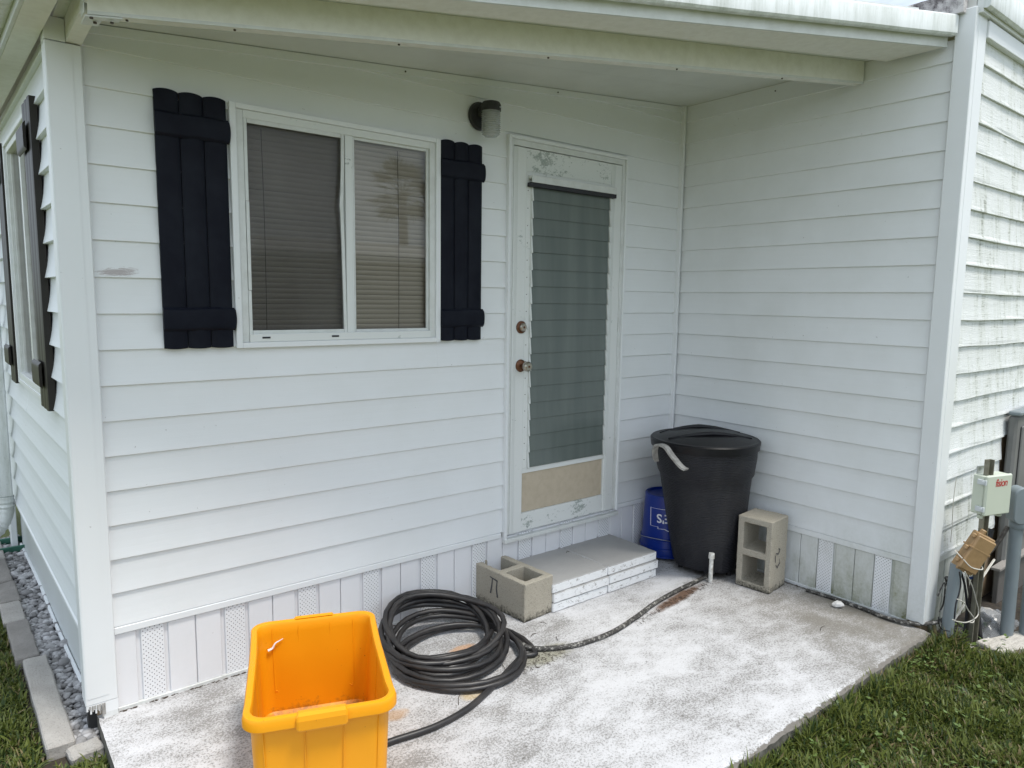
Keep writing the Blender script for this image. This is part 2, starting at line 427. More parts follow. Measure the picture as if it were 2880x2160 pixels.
M['box'] = simple('pale_green_box', (.52, .56, .47), .4, 0, 5, .15, (.40, .44, .36))
M['clear'] = simple('clear_latch', (.55, .58, .60), .25)
M['tan'] = simple('brown_utility_box', (.33, .21, .10), .5, 0, 25, .4, (.18, .11, .05))
M['steel'] = simple('galvanised_strut', (.26, .25, .20), .5, .5, 30, .5, (.12, .10, .06))
M['red'] = simple('red_print', (.42, .03, .03), .5)
M['wire'] = simple('white_wire', (.52, .50, .45), .5)
M['blackcable'] = simple('black_cable', (.014, .014, .018), .4)
M['browncable'] = simple('weathered_cable', (.05, .04, .035), .6, 0, 60, .6, (.16, .14, .12))
M['tape'] = simple('blue_tape', (.02, .05, .16), .6)
M['green'] = simple('green_splash_block', (.03, .13, .09), .55, 0, 10, .3, (.02, .06, .045))
M['stone'] = simple('white_stone', (.68, .67, .66), .8, 0, 40, .3, (.4, .38, .35), 60, .4)
M['mark'] = simple('dark_marking', (.06, .06, .065), .8)
M['debris'] = simple('dead_leaf', (.05, .035, .025), .9)
def pebmat():
    m, n, b = newmat('river_pebbles'); co = wcoord(n)
    g = n.nodes.new('ShaderNodeNewGeometry').outputs['Random Per Island']
    c = ramp(n, g, 0, 1, (.17, .165, .165, 1), (.50, .495, .505, 1))
    c = mixc(n, mth(n, 'MULTIPLY', ramp(n, nz(n, co, 24, 6, .7), .45, .7), .5), c, (.13, .125, .125))
    n.links.new(c, b.inputs['Base Color']); b.inputs['Roughness'].default_value = .7
    bump(n, b, nz(n, co, 90, 4, .6), .25, .002); return m
M['pebble'] = pebmat()
def soil():
    m, n, b = newmat('soil'); co = wcoord(n)
    n.links.new(mixc(n, nz(n, co, 14, 8, .7), (.055, .042, .025), (.035, .05, .018)), b.inputs['Base Color'])
    b.inputs['Roughness'].default_value = .95; bump(n, b, nz(n, co, 30, 6, .7), .9, .02); return m
M['soil'] = soil()
M['mulch'] = simple('dark_soil', (.022, .018, .014), .95, 0, 20, .6, (.06, .045, .03), 40, .8, .01)
def grassmat():
    m, n, b = newmat('grass_blades')
    at = n.nodes.new('ShaderNodeVertexColor'); at.layer_name = 'Col'
    n.links.new(at.outputs[0], b.inputs['Base Color'])
    b.inputs['Roughness'].default_value = .45; b.inputs['Specular IOR Level'].default_value = .3
    b.inputs['Subsurface Weight'].default_value = 0
    t = n.nodes.new('ShaderNodeBsdfTranslucent'); n.links.new(at.outputs[0], t.inputs[0])
    ms = n.nodes.new('ShaderNodeMixShader'); ms.inputs[0].default_value = .3
    n.links.new(b.outputs[0], ms.inputs[1]); n.links.new(t.outputs[0], ms.inputs[2])
    n.links.new(ms.outputs[0], n.nodes['Material Output'].inputs[0])
    return m
M['grass'] = grassmat()
def lawnmat():
    m, n, b = newmat('lawn'); co = wcoord(n)
    n.links.new(mixc(n, nz(n, co, 3, 8, .7), (.095, .112, .030), (.130, .145, .048)), b.inputs['Base Color'])
    b.inputs['Roughness'].default_value = .9; bump(n, b, nz(n, co, 60, 4, .7), .8, .02); return m
M['lawn'] = lawnmat()
def plasticfilm():
    m, n, b = newmat('clear_film')
    b.inputs['Base Color'].default_value = (.5, .52, .54, 1); b.inputs['Roughness'].default_value = .15
    t = n.nodes.new('ShaderNodeBsdfTransparent'); t.inputs[0].default_value = (.8, .82, .85, 1)
    ms = n.nodes.new('ShaderNodeMixShader'); ms.inputs[0].default_value = .25
    n.links.new(t.outputs[0], ms.inputs[1]); n.links.new(b.outputs[0], ms.inputs[2]); n.links.new(ms.outputs[0], n.nodes['Material Output'].inputs[0])
    return m
M['film'] = plasticfilm()
M['frond'] = simple('palm_frond', (.035, .06, .018), .6)
M['trunk'] = simple('palm_trunk', (.14, .11, .08), .9, 0, 12, .5, None, 20, .5, .01)
M['roofing'] = simple('white_roofing', (.62, .62, .60), .7, 0, 2, .3, (.4, .4, .38))
M['nbwall'] = simple('neighbour_siding', (.45, .44, .40), .7)

# ---------------------------------------------------------------- mesh helpers
def link(name, me, mat=None, parent=None, **props):
    o = bpy.data.objects.new(name, me); COL.objects.link(o)
    if mat is not None and me is not None and len(me.materials) == 0: me.materials.append(mat)
    if parent is not None: o.parent = parent
    for k, v in props.items(): o[k] = v
    return o

def from_bm(name, bm, mat=None, parent=None, smooth=False, **props):
    bmesh.ops.recalc_face_normals(bm, faces=bm.faces)
    me = bpy.data.meshes.new(name); bm.to_mesh(me); bm.free()
    if smooth:
        me.shade_smooth()
        try: me.set_sharp_from_angle(angle=R(38))
        except Exception: pass
    return link(name, me, mat, parent, **props)

def empty(name, loc=(0, 0, 0), rz=0, **props):
    o = bpy.data.objects.new(name, None); COL.objects.link(o)
    o.empty_display_size = .1; o.location = loc; o.rotation_euler = (0, 0, rz)
    for k, v in props.items(): o[k] = v
    return o

def box_bm(bm, a, b, bev=0.0, mtx=None):
    c = [(a[i]+b[i])/2 for i in range(3)]; s = [abs(b[i]-a[i]) for i in range(3)]
    g = bmesh.ops.create_cube(bm, size=1)
    for v in g['verts']: v.co = Vector((v.co.x*s[0]+c[0], v.co.y*s[1]+c[1], v.co.z*s[2]+c[2]))
    vs_ = g['verts']
    if bev > 0:
        es = list({e for v in vs_ for e in v.link_edges})
        rr = bmesh.ops.bevel(bm, geom=es, offset=bev, segments=1, affect='EDGES')
        vs_ = list({v for f_ in rr['faces'] for v in f_.verts} | {v for v in vs_ if v.is_valid})
    if mtx is not None:
        for v in vs_: v.co = mtx @ v.co
    return vs_

def box(name, a, b, mat, parent=None, bev=0.0, mtx=None, **props):
    bm = bmesh.new(); box_bm(bm, a, b, bev, mtx); return from_bm(name, bm, mat, parent, **props)

def prism_bm(bm, poly, x0, x1):
    """poly = list of (y,z), extruded along x"""
    n = len(poly)
    A = [bm.verts.new((x0, y, z)) for y, z in poly]; B = [bm.verts.new((x1, y, z)) for y, z in poly]
    bm.faces.new(A); bm.faces.new(B[::-1])
    for i in range(n): bm.faces.new((A[i], A[(i+1) % n], B[(i+1) % n], B[i]))

def poly_prism(name, pts, z0f, z1f, mat, parent=None, **props):
    """plan polygon pts with bottom/top heights given by functions of (x,y)"""
    bm = bmesh.new(); n = len(pts)
    A = [bm.verts.new((x, y, z0f(x, y))) for x, y in pts]; B = [bm.verts.new((x, y, z1f(x, y))) for x, y in pts]
    bm.faces.new(A[::-1]); bm.faces.new(B)
    for i in range(n): bm.faces.new((A[i], A[(i+1) % n], B[(i+1) % n], B[i]))
    return from_bm(name, bm, mat, parent, **props)

def catmull(P, n=8, closed=False):
    P = [Vector(p) for p in P]; out = []
    m = len(P)
    for i in range(m-1 if not closed else m):
        p0 = P[max(i-1, 0)]; p1 = P[i]; p2 = P[(i+1) % m]; p3 = P[min(i+2, m-1)] if not closed else P[(i+2) % m]
        for k in range(n):
            t = k/n
            out.append(.5*((2*p1)+(-p0+p2)*t+(2*p0-5*p1+4*p2-p3)*t*t+(-p0+3*p1-3*p2+p3)*t**3))
    if not closed: out.append(P[-1])
    return out

def tube_bm(bm, pts, rad, seg=8, caps=True):
    pts = [Vector(p) for p in pts]; rings = []
    up = Vector((0, 0, 1)); prev = None
    for i, p in enumerate(pts):
        t = (pts[min(i+1, len(pts)-1)]-pts[max(i-1, 0)]).normalized()
        if prev is None:
            a = t.cross(up)
            if a.length < 1e-3: a = t.cross(Vector((1, 0, 0)))
            a.normalize()
        else:
            a = (prev-t*prev.dot(t))
            a = a.normalized() if a.length > 1e-6 else t.orthogonal().normalized()
        prev = a; b_ = t.cross(a)
        rr = rad(i/(len(pts)-1)) if callable(rad) else rad
        rings.append([bm.verts.new(p+(a*math.cos(2*math.pi*k/seg)+b_*math.sin(2*math.pi*k/seg))*rr) for k in range(seg)])
    for A, B in zip(rings, rings[1:]):
        for k in range(seg): bm.faces.new((A[k], A[(k+1) % seg], B[(k+1) % seg], B[k]))
    if caps: bm.faces.new(rings[0][::-1]); bm.faces.new(rings[-1])

def tube(name, pts, rad, mat, parent=None, seg=8, smooth_n=0, **props):
    bm = bmesh.new()
    tube_bm(bm, catmull(pts, smooth_n) if smooth_n else pts, rad, seg)
    return from_bm(name, bm, mat, parent, smooth=True, **props)

def lathe_bm(bm, prof, seg=32, c=(0, 0, 0), axis='z', cap0=True, cap1=True, rfun=None):
    rings = []
    for (rr, h) in prof:
        ring = []
        for k in range(seg):
            a = 2*math.pi*k/seg; q = rr*(rfun(a, h) if rfun else 1)
            if axis == 'z': p = (c[0]+q*math.cos(a), c[1]+q*math.sin(a), c[2]+h)
            elif axis == 'y': p = (c[0]+q*math.cos(a), c[1]+h, c[2]+q*math.sin(a))
            else: p = (c[0]+h, c[1]+q*math.cos(a), c[2]+q*math.sin(a))
            ring.append(bm.verts.new(p))
        rings.append(ring)
    for A, B in zip(rings, rings[1:]):
        for k in range(seg): bm.faces.new((A[k], A[(k+1) % seg], B[(k+1) % seg], B[k]))
    if cap0: bm.faces.new(rings[0][::-1])
    if cap1: bm.faces.new(rings[-1])

def lathe(name, prof, mat, parent=None, **kw):
    props = {k: kw.pop(k) for k in list(kw) if k in ('label', 'kind', 'category', 'group')}
    bm = bmesh.new(); lathe_bm(bm, prof, **kw)
    return from_bm(name, bm, mat, parent, smooth=True, **props)

def thing(name, label, cat, loc=(0, 0, 0), rz=0, group=None):
    o = empty(name, loc, rz, label=label, category=cat)
    if group: o['group'] = group
    return o

# ---------------------------------------------------------------- constants
E_ = .128; ZT = 2.3755               # siding exposure, bottom edge of course 0
ZTRIM = ZT-16*E_                     # top of skirting trim .3275
XA0, XB = .80, 4.0563
zs = lambda x, y=0: 2.372+.088*x     # porch soffit height
yi = lambda x: -.731-.2105*(x-1.772) # inner line of roof edge
yo = lambda x: -.856-.268*(x-1.80)   # outer line of roof edge

# ---------------------------------------------------------------- ground
bm = bmesh.new()
for (x, y) in [(-150, -150), (150, -150), (150, 150), (-150, 150)]: bm.verts.new((x, y, -.082))
bm.faces.new(bm.verts)
from_bm('ground', bm, M['lawn'], kind='structure')

# patio slab with an uneven, chipped front edge
def patio():
    bm = bmesh.new()
    NX, NY = 170, 60
    x0, x1, y0, y1 = .79, 4.03, -1.605, .03
    grid = []
    for j in range(NY+1):
        row = []
        for i in range(NX+1):
            x = x0+(x1-x0)*i/NX; v = j/NY; y = y0+(y1-y0)*(v**1.0)
            if j == 0: y += -.004+.012*mnoise.noise(Vector((x*9, 3, 0)))+.008*mnoise.noise(Vector((x*33, 3, 0)))
            if i == 0: x = .80-.02*(1-v)+.004*mnoise.noise(Vector((9, y*20, 0))) + .012*(1-v)
            z = .0015*mnoise.noise(Vector((x*2.5, y*2.5, 1)))
            if j == 0: z -= .008+.006*mnoise.noise(Vector((x*20, 7, 2)))
            row.append(bm.verts.new((x, y, z)))
        grid.append(row)
    for j in range(NY):
        for i in range(NX): bm.faces.new((grid[j][i], grid[j][i+1], grid[j+1][i+1], grid[j+1][i]))
    # skirts
    def drop(line):
        low = [bm.verts.new((v.co.x, v.co.y-(.006 if v.co.y < -1.5 else 0)+.008*mnoise.noise(v.co*12), -.115)) for v in line]
        mid = [bm.verts.new((v.co.x, v.co.y-.010*abs(mnoise.noise(v.co*25+Vector((0, 5, 0))))-.002, -.03)) for v in line]
        for A, B in ((line, mid), (mid, low)):
            for k in range(len(line)-1): bm.faces.new((A[k], B[k], B[k+1], A[k+1]))
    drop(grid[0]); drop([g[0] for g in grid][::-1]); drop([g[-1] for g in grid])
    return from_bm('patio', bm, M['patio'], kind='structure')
patio()
# dirt under house wall B side, between slab and return wall
box('soil_bed', (4.03, -1.85, -.13), (7, -1.50, -.074), M['mulch'], kind='structure')
box('soil_strip', (.60, -.14, -.13), (.83, 2.75, -.078), M['mulch'], kind='structure')

# ---------------------------------------------------------------- walls
def plank_poly(z0, z1, zb, e=E_, out=.013, under=True):
    """cross-section (y,z) of the piece z0..z1 of a course whose bottom is zb; -y is outside"""
    yf = lambda z: -(.002+out*max(0, 1-(z-zb)/e)**1.8)
    c0 = z0+.0015; H = z1-c0
    return [(.004, z0), (.004, z1), (yf(z1), z1)]+[(yf(c0+H*q), c0+H*q) for q in (.75, .5, .3, .14, .05)]+[(yf(c0)+.0002, c0), (yf(z0)+.0030, z0)]

def make_planks(root, mat, x0, x1, zlow, ztopf, holes, k0, k1, mats=None, out=.010, seams=None, e=E_, wob=0, nx=1):
    """one object per board; holes = [(xa,xb,za,zb)]"""
    for k in range(k0, k1+1):
        zb = ZT-k*E_; zt = zb+e
        segs = [(x0, x1, zb, zt)]
        for (xa, xb, za, zc) in holes:
            ns = []
            for (a, b, c, d) in segs:
                if b <= xa or a >= xb or d <= za or c >= zc: ns.append((a, b, c, d)); continue
                if a < xa: ns.append((a, xa, c, d))
                if b > xb: ns.append((xb, b, c, d))
                if d > zc: ns.append((max(a, xa), min(b, xb), zc, d))
                if c < za: ns.append((max(a, xa), min(b, xb), c, za))
            segs = ns
        cut = []
        for s in segs:
            sm = (seams or {}).get(k, [])
            pts = [s[0]]+[q for q in sm if s[0] < q < s[1]]+[s[1]]
            cut += [(pts[i], pts[i+1]-(.0012 if i+1 < len(pts)-1 else 0), s[2], s[3]) for i in range(len(pts)-1)]
        for (a, b, c, d) in cut:
            if b-a < .004 or d-c < .006: continue
            bm = bmesh.new()
            lo_a, lo_b = ztopf(a), ztopf(b)
            jit = random.uniform(-.0008, .0008)
            if min(lo_a, lo_b) >= d and nx == 1:
                prism_bm(bm, plank_poly(c, d, zb, e, out+jit), a, b)
            else:
                # top cut by the sloping roof, or wavy board
                N = max(1, int((b-a)/.12)) if nx > 1 else max(1, int((b-a)/.3))
                rows = []
                for i in range(N+1):
                    x = a+(b-a)*i/N; zt2 = min(d, ztopf(x))
                    dz = wob*mnoise.noise(Vector((x*2.3, k*3.1, 0))); dy = wob*1.2*mnoise.noise(Vector((x*3, k*5.1, 4)))
                    zz = max(zt2, c+.0005)
                    P = plank_poly(c, zz, zb, e, out+jit)
                    rows.append([bm.verts.new((x, y+(dy if y < 0 and q < c+.01 else 0), q+(dz if q < c+.01 else 0))) for y, q in P])
                if max(min(d, ztopf(a)), min(d, ztopf(b))) <= c+.001: bm.free(); continue
                for A, B in zip(rows, rows[1:]):
                    for i in range(len(A)): bm.faces.new((A[i], A[(i+1) % len(A)], B[(i+1) % len(A)], B[i]))
                bm.faces.new(rows[0]); bm.faces.new(rows[-1][::-1])
            from_bm('siding_plank', bm, mat, root)

WIN = (1.345, 2.275, 1.345, 2.277)
DOOR = (2.686, 3.542, .20, 2.355)
wallA = thing('house_wall', 'white vinyl sided porch wall behind the window and the louvred door', 'wall')
make_planks(wallA, M['siding'], .868, XB-.016, .3275, lambda x: zs(x)-.002, [WIN, DOOR], -3, 16)

def sheath(root, x0, x1, z0, z1f, holes, y=.03):
    """backing sheet with openings (thin boards between the openings)"""
    segs = [(x0, x1, z0, z1f)]
    xs = sorted({x0, x1, *[h[0] for h in holes], *[h[1] for h in holes]})
    bm = bmesh.new()
    for a, b in zip(xs, xs[1:]):
        zz = [(z0, z1f)]
        for h in holes:
            if h[0] <= a and h[1] >= b:
                zz = [q for (p, t) in zz for q in ((p, h[2]), (h[3], t)) if q[1]-q[0] > .001]
        for p, t in zz: box_bm(bm, (a, .0045, p), (b, y, t))
    return from_bm('wall_backing', bm, M['wood'], root)
sheath(wallA, .80, XB, -.10, 2.44, [(WIN[0]+.02, WIN[1]-.02, WIN[2]+.02, WIN[3]-.02), (DOOR[0]+.02, DOOR[1]-.02, .29, DOOR[3]-.02)])
# left corner post (L-shaped trim with a return)
def corner_post(name, root, x0, x1, y0, y1, z0, z1, mat, bev=.003, notch=None):
    return box(name, (x0, y0, z0), (x1, y1, z1), mat, root, bev)
bm = bmesh.new()
box_bm(bm, (.762, -.030, .062), (.8665, .055, 2.366), .003)
for i in range(9):
    xa = .764+i*.0055; box_bm(bm, (xa, -.0298, .0615-random.uniform(.006, .05)*(.5+i*.07)), (xa+.0054, -.026, .0619), 0)
box_bm(bm, (.8137, -.0298, .0201), (.8663, .03, .0619), 0)
box_bm(bm, (.768, -.0315, .088), (.838, -.0295, 2.36), 0)
box_bm(bm, (.762, -.030, 2.368), (.8215, .055, 2.44), 0)
for v in bm.verts:       # broken foot of the post
    pass
from_bm('corner_post', bm, M['trim'], wallA)
bm = bmesh.new()
box_bm(bm, (.818, -.0298, -.01), (.8645, .03, .0199), 0)
from_bm('post_foot', bm, M['trim_low'], wallA)
bm = bmesh.new()
for i in range(7):
    x = .772+i*.008+random.uniform(-.002, .002)
    box_bm(bm, (x, -.030-random.uniform(0, .004), .084-random.uniform(.01, .055)*(1+i*.12)), (x+.005, -.0262, .060), 0)
from_bm('broken_shard', bm, M['handle_grey'], wallA)
box('post_hollow_shade', (.772, .010, -.09), (.8130, .05, .0610), M['dark'], wallA)  # near-black box fills the broken foot, its colour standing in for shade
# inner corner trim
box('corner_trim', (XB-.034, -.034, .30), (XB-.0165, .003, zs(XB)-.003), M['trim'], wallA, .002)
# ceiling trim strip along wall A (sloping)
def sloped_bar(name, p0, p1, wy, h, mat, parent, off=0.0, side=1, **pr):
    """bar from p0 to p1 (plan), top follows zs+off, thickness wy measured to the left normal * side"""
    a = Vector((*p0, 0)); b = Vector((*p1, 0)); d = (b-a).normalized(); nrm = Vector((-d.y, d.x, 0))*side*wy
    pts = [a, b, b+nrm, a+nrm]
    return poly_prism(name, [(p.x, p.y) for p in pts], lambda x, y: zs(x)+off-h, lambda x, y: zs(x)+off, mat, parent, **pr)
sloped_bar('ceiling_trim', (.873, -.018), (XB-.036, -.018), .017, .030, M['trim'], wallA, -.003, 1)
# skirting trim strip + panels, wall-local (x along wall, -y outwards)
def skirting(root, spans, x0, x1, z0, ztop, mp_, mv, trim=True, phase=.955, per=.307, tmat=None, skip=None):
    bm = bmesh.new(); box_bm(bm, (x0, .003, z0), (x1, .0044, ztop)); from_bm('skirting_backing', bm, mp_, root)
    H = ztop-z0-.006
    cache = {}
    def panel(w, vent):
        key = (round(w, 4), vent)
        if key not in cache:
            b_ = bmesh.new(); box_bm(b_, (-w/2, -.0062, 0), (w/2, .0028, H), .0022)
            bmesh.ops.recalc_face_normals(b_, faces=b_.faces)
            me = bpy.data.meshes.new('skirting_panel'); b_.to_mesh(me); b_.free(); me.materials.append(mv if vent else mp_); cache[key] = me
        return cache[key]
    n0 = int((x0-phase)/per)-1
    for i in range(n0, n0+int((x1-x0)/per)+4):
        b0 = phase+i*per
        for (a, b, vent) in ((b0, b0+.081, True), (b0+.096, b0+.1935, False), (b0+.1965, b0+.291, False)):
            a2, b2 = max(a, x0), min(b, x1)
            if b2-a2 < .015: continue
            o = link('skirting_panel', panel(b2-a2, vent), None, root); o.location = ((a2+b2)/2, 0, z0+.003)
    if trim:
        box('skirting_trim', (x0, -.0135, ztop-.002), (x1, .003, ztop+.0288), tmat or M['trim'], root, .002)
        box('base_channel', (x0, -.012, z0-.012), (x1, .002, z0+.005), M['trim_low'], root, .001)
skA = empty('skirting'); skA.parent = wallA
def sk_split(root):
    skirting(root, None, .868, XB-.036, .008, .2725, M['skirt'], M['perf'], trim=False)
    box('skirting_trim', (.868, -.0165, .3000), (2.668, .003, .3265), M['trim'], root, .002)
    box('skirting_trim', (3.56, -.0165, .3000), (XB-.036, .003, .3265), M['trim'], root, .002)
    box('base_channel', (.868, -.013, -.002), (XB-.036, .002, .012), M['trim_low'], root, .001)
sk_split(skA)
# panels reach the trim: lift
for o in list(skA.children):
    if o.name.startswith('skirting_panel') or o.name.startswith('skirting_backing'): o.scale.z = 1.105

# ---- wall B (return wall): local x = -world y
wallB = thing('house_wall', 'white vinyl sided return wall with green algae at its foot behind the trash can', 'wall', (XB, 0, 0), -math.pi/2)
make_planks(wallB, M['siding_b'], .018, 1.492, .3275, lambda x: zs(XB)-.003, [], -3, 16)
sheath(wallB, 0.0, 1.55, -.10, 2.72, [])
skB = empty('skirting'); skB.parent = wallB
skirting(skB, None, .018, 1.492, .008, .298, M['skirt_b'], M['perf_b'], True, .43, .2965, M['siding_b'])
bm = bmesh.new()
box_bm(bm, (1.492, -.024, .022), (1.573, .03, 2.84), .003)
from_bm('corner_post', bm, M['trim_low'], wallB)

# ---- wall S (old lap siding beyond the post)
wallS = thing('house_wall', 'weathered mouldy lap sided wall right of the corner post', 'wall', (XB, -1.553, 0), 0)
make_planks(wallS, M['lap'], .10, 3.6, .3275, lambda x: 2.78, [(.885, 3.7, 0, .845)], -3, 16, out=.011, wob=.005, nx=2,
            seams={2: [1.6], 5: [1.2], 8: [2.0]})
sheath(wallS, 0.03, 3.6, -.10, 2.81, [])
box('corner_post', (.008, -.022, .022), (.103, .010, 2.835), M['trim_low'], wallS, .003)
skS = empty('skirting'); skS.parent = wallS
skirting(skS, None, .10, .80, -.09, .30, M['skirt_b'], M['skirt_b'], True, .13, .2965, M['siding_b'])
box('eave_trim', (.104, -.030, 2.735), (3.6, -.002, 2.808), M['trim'], wallS, .002)

# ---- left wall (side of the house), slightly out of square
tilt = math.atan2(-1, .034)
wallL = thing('house_wall', 'white vinyl sided side wall running away behind the left corner post', 'wall', (.795, 0, 0), tilt)
LWIN = (-1.47, -.60, 1.10, 2.27)
make_planks(wallL, M['siding_left'], -2.50, -.045, .3275, lambda x: 2.385, [LWIN], -1, 16,
            seams={11: [-1.33], 12: [-1.34], 13: [-1.85], 14: [-1.87]}, out=.019)
sheath(wallL, -3.4, -.045, .305, 2.41, [(LWIN[0]+.02, LWIN[1]-.02, LWIN[2]+.02, LWIN[3]-.02)])
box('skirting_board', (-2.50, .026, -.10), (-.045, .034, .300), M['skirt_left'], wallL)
box('skirting_trim', (-2.50, -.024, .298), (-.045, .025, .3265), M['trim'], wallL, .008)
box('skirting_trim', (-2.50, .010, .262), (-.045, .0255, .2975), M['trim'], wallL, .006)
tube('base_trim', [(-2.5, .018, -.045), (-1.7, .022, -.043), (-1.0, .016, -.050), (-.05, .018, -.045)], .008, M['trim'], wallL, 6, 6)
box('corner_post', (-2.58, -.03, -.06), (-2.50, .003, 2.40), M['trim'], wallL, .003)
box('eave_trim', (-2.50, -.017, 2.386), (-.045, .003, 2.412), M['trim'], wallL, .002)
# far continuation wall
box('siding_sheet', (-3.4, -.004, -.10), (-2.585, .003, 2.40), M['siding_left'], wallL)
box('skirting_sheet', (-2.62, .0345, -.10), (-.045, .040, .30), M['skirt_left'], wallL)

# dark rooms behind the openings
bm = bmesh.new()
for a, b in (((.95, .55, .25), (3.9, .58, 2.36)), ((.95, .05, .25), (3.9, .58, .27)), ((3.88, .05, .25), (3.9, .58, 2.36)), ((.95, .05, 2.34), (3.9, .58, 2.36))):
    box_bm(bm, a, b)
from_bm('room_interior', bm, M['dark'], kind='structure')

# ---------------------------------------------------------------- window (wall-local)
def make_window(root, X0, X1, Z0, Z1, sliding=True):
    P = lambda nm, a, b, m, bev=.0015: box(nm, a, b, m, root, bev)
    # outer casing strips
    P('casing', (X0-.006, -.028, Z0), (X0+.018, .004, Z1), M['trim'])
    P('casing', (X1-.018, -.028, Z0), (X1+.006, .004, Z1), M['trim'])
    P('casing', (X0+.0181, -.027, Z1-.020), (X1-.0181, .004, Z1), M['trim'])
    P('casing', (X0+.0181, -.027, Z0), (X1-.0181, .004, Z0+.022), M['trim'])
    # white frame
    a, b, c, d = X0+.0185, X1-.0185, Z0+.0225, Z1-.0205
    P('frame', (a, -.018, c), (a+.028, .03, d), M['alum']); P('frame', (b-.028, -.018, c), (b, .03, d), M['alum'])
    P('frame', (a+.0285, -.018, d-.030), (b-.0285, .03, d), M['chip_lo']); P('sill', (a+.0285, -.024, c), (b-.0285, .03, c+.032), M['chip_lo'])
    return a+.0285, b-.0285, c+.032, d-.030

win = thing('window', 'sliding porch window with white frame and a bent insect screen', 'window', (0, 0, 0))
a, b, c, d = make_window(win, WIN[0], WIN[1], WIN[2], WIN[3])
MX0, MX1 = 1.806, 1.846
box('mullion', (MX0+.006, -.014, c), (MX1, .028, d), M['chip_lo'], win, .0015)
# sash frames
for (p, q, yy) in ((a, MX0+.0055, -.002), (MX1+.0005, b, -.006)):
    for A, B in (((p, yy, c), (p+.012, yy+.014, d)), ((q-.012, yy, c), (q, yy+.014, d)), ((p+.0121, yy, c), (q-.0121, yy+.014, c+.012)), ((p+.0121, yy, d-.012), (q-.0121, yy+.014, d))):
        box('sash_rail', A, B, M['alum'], win, .001)
    bm = bmesh.new(); g_ = [bm.verts.new(v) for v in ((p+.0121, yy+.006, c+.0121), (q-.0121, yy+.006, c+.0121), (q-.0121, yy+.006, d-.0121), (p+.0121, yy+.006, d-.0121))]; bm.faces.new(g_)
    from_bm('glass_pane', bm, M['glass'], win)
# bent screen frame over the left sash
scr = empty('insect_screen'); scr.parent = win
ys = -.016
fw = .013
def bar(pts, wid, name):
    bm = bmesh.new(); prev = None
    for (x, y, z) in pts:
        rr = [bm.verts.new(v) for v in ((x, y, z), (x+wid, y, z), (x+wid, y+.008, z), (x, y+.008, z))]
        if prev:
            for i in range(4): bm.faces.new((prev[i], prev[(i+1) % 4], rr[(i+1) % 4], rr[i]))
        else: bm.faces.new(rr)
        prev = rr
    bm.faces.new(prev[::-1]); return from_bm(name, bm, M['alum'], scr)
bend = [(MX0-.009, ys, c), (MX0-.012, ys, c+.18), (MX0-.016, ys-.002, c+.36), (MX0-.022, ys-.007, c+.50), (MX0-.026, ys-.010, c+.535), (MX0-.019, ys-.005, c+.60), (MX0-.013, ys, c+.70), (MX0-.011, ys, d)]
bar(bend, .013, 'screen_rail')
box('screen_rail', (a+.001, ys, c), (a+.001+fw, ys+.008, c+.17), M['alum'], scr, .001)
box('screen_rail', (a+.002, ys-.001, c+.172), (a+.002+fw, ys+.008, c+.515), M['alum'], scr, .001)
box('screen_rail', (a+.001, ys, c+.517), (a+.001+fw, ys+.008, d), M['alum'], scr, .001)
box('screen_rail', (a+.015, ys, d-.016), (MX0-.012, ys+.008, d), M['alum'], scr, .001)
box('screen_rail', (a+.015, ys, c), (MX0-.010, ys+.008, c+.014), M['alum'], scr, .001)
bm = bmesh.new(); prevv = None
for (x, y, z) in bend:
    z = min(max(z, c+.0141), d-.0161)
    l = bm.verts.new((a+.0141, ys+.005, z)); rr = bm.verts.new((x+.0002, y+.005, z))
    if prevv: bm.faces.new((prevv[0], prevv[1], rr, l))
    prevv = (l, rr)
from_bm('screen_mesh', bm, M['screen'], scr)
for sx in (1.44, 1.735): box('weep_slot', (sx, -.0262, WIN[2]+.036), (sx+.032, -.0243, WIN[2]+.043), M['caulk'], win)
# blind behind the glass
bl = thing('window_blind', 'closed beige venetian blind hanging behind the porch window glass', 'blind', (0, .035, 0))
sb = bmesh.new(); seg = 4; W2 = .425
pr = []
for i in range(seg+1):
    t = i/seg-.5; pr.append((t*.010-.0016*(1-4*t*t)*1.0, -t*.0245))
for x in (-W2, W2):
    pass
rows = [[sb.verts.new((x, y-.002*math.cos((z/.0245)*math.pi), z)) for (y, z) in pr] for x in (-W2, W2)]
for i in range(seg): sb.faces.new((rows[0][i], rows[0][i+1], rows[1][i+1], rows[1][i]))
sme = bpy.data.meshes.new('slat'); sb.to_mesh(sme); sb.free(); sme.shade_smooth(); sme.materials.append(M['slat'])
zz = d-.03; k = 0
while zz > c-.01:
    o = link('slat', sme, None, bl); o.scale.z = .76; o.location = (1.81, random.uniform(-.001, .001), zz); o.rotation_euler = (R(-17+random.uniform(-2.5, 2.5)), R(random.uniform(-.10, .10)), 0)
    zz -= .0215; k += 1
for x in (1.475, 2.085):
    tube('cord', [(x, -.008, d-.01), (x+.004, -.009, (c+d)/2), (x+.002, -.008, c)], .0012, M['cord'], bl, 5, 6)
box('headrail', (1.385, -.01, d-.022), (2.235, .015, d+.012), M['slat'], bl, .001)
for o in bl.children: o.location.y += 0

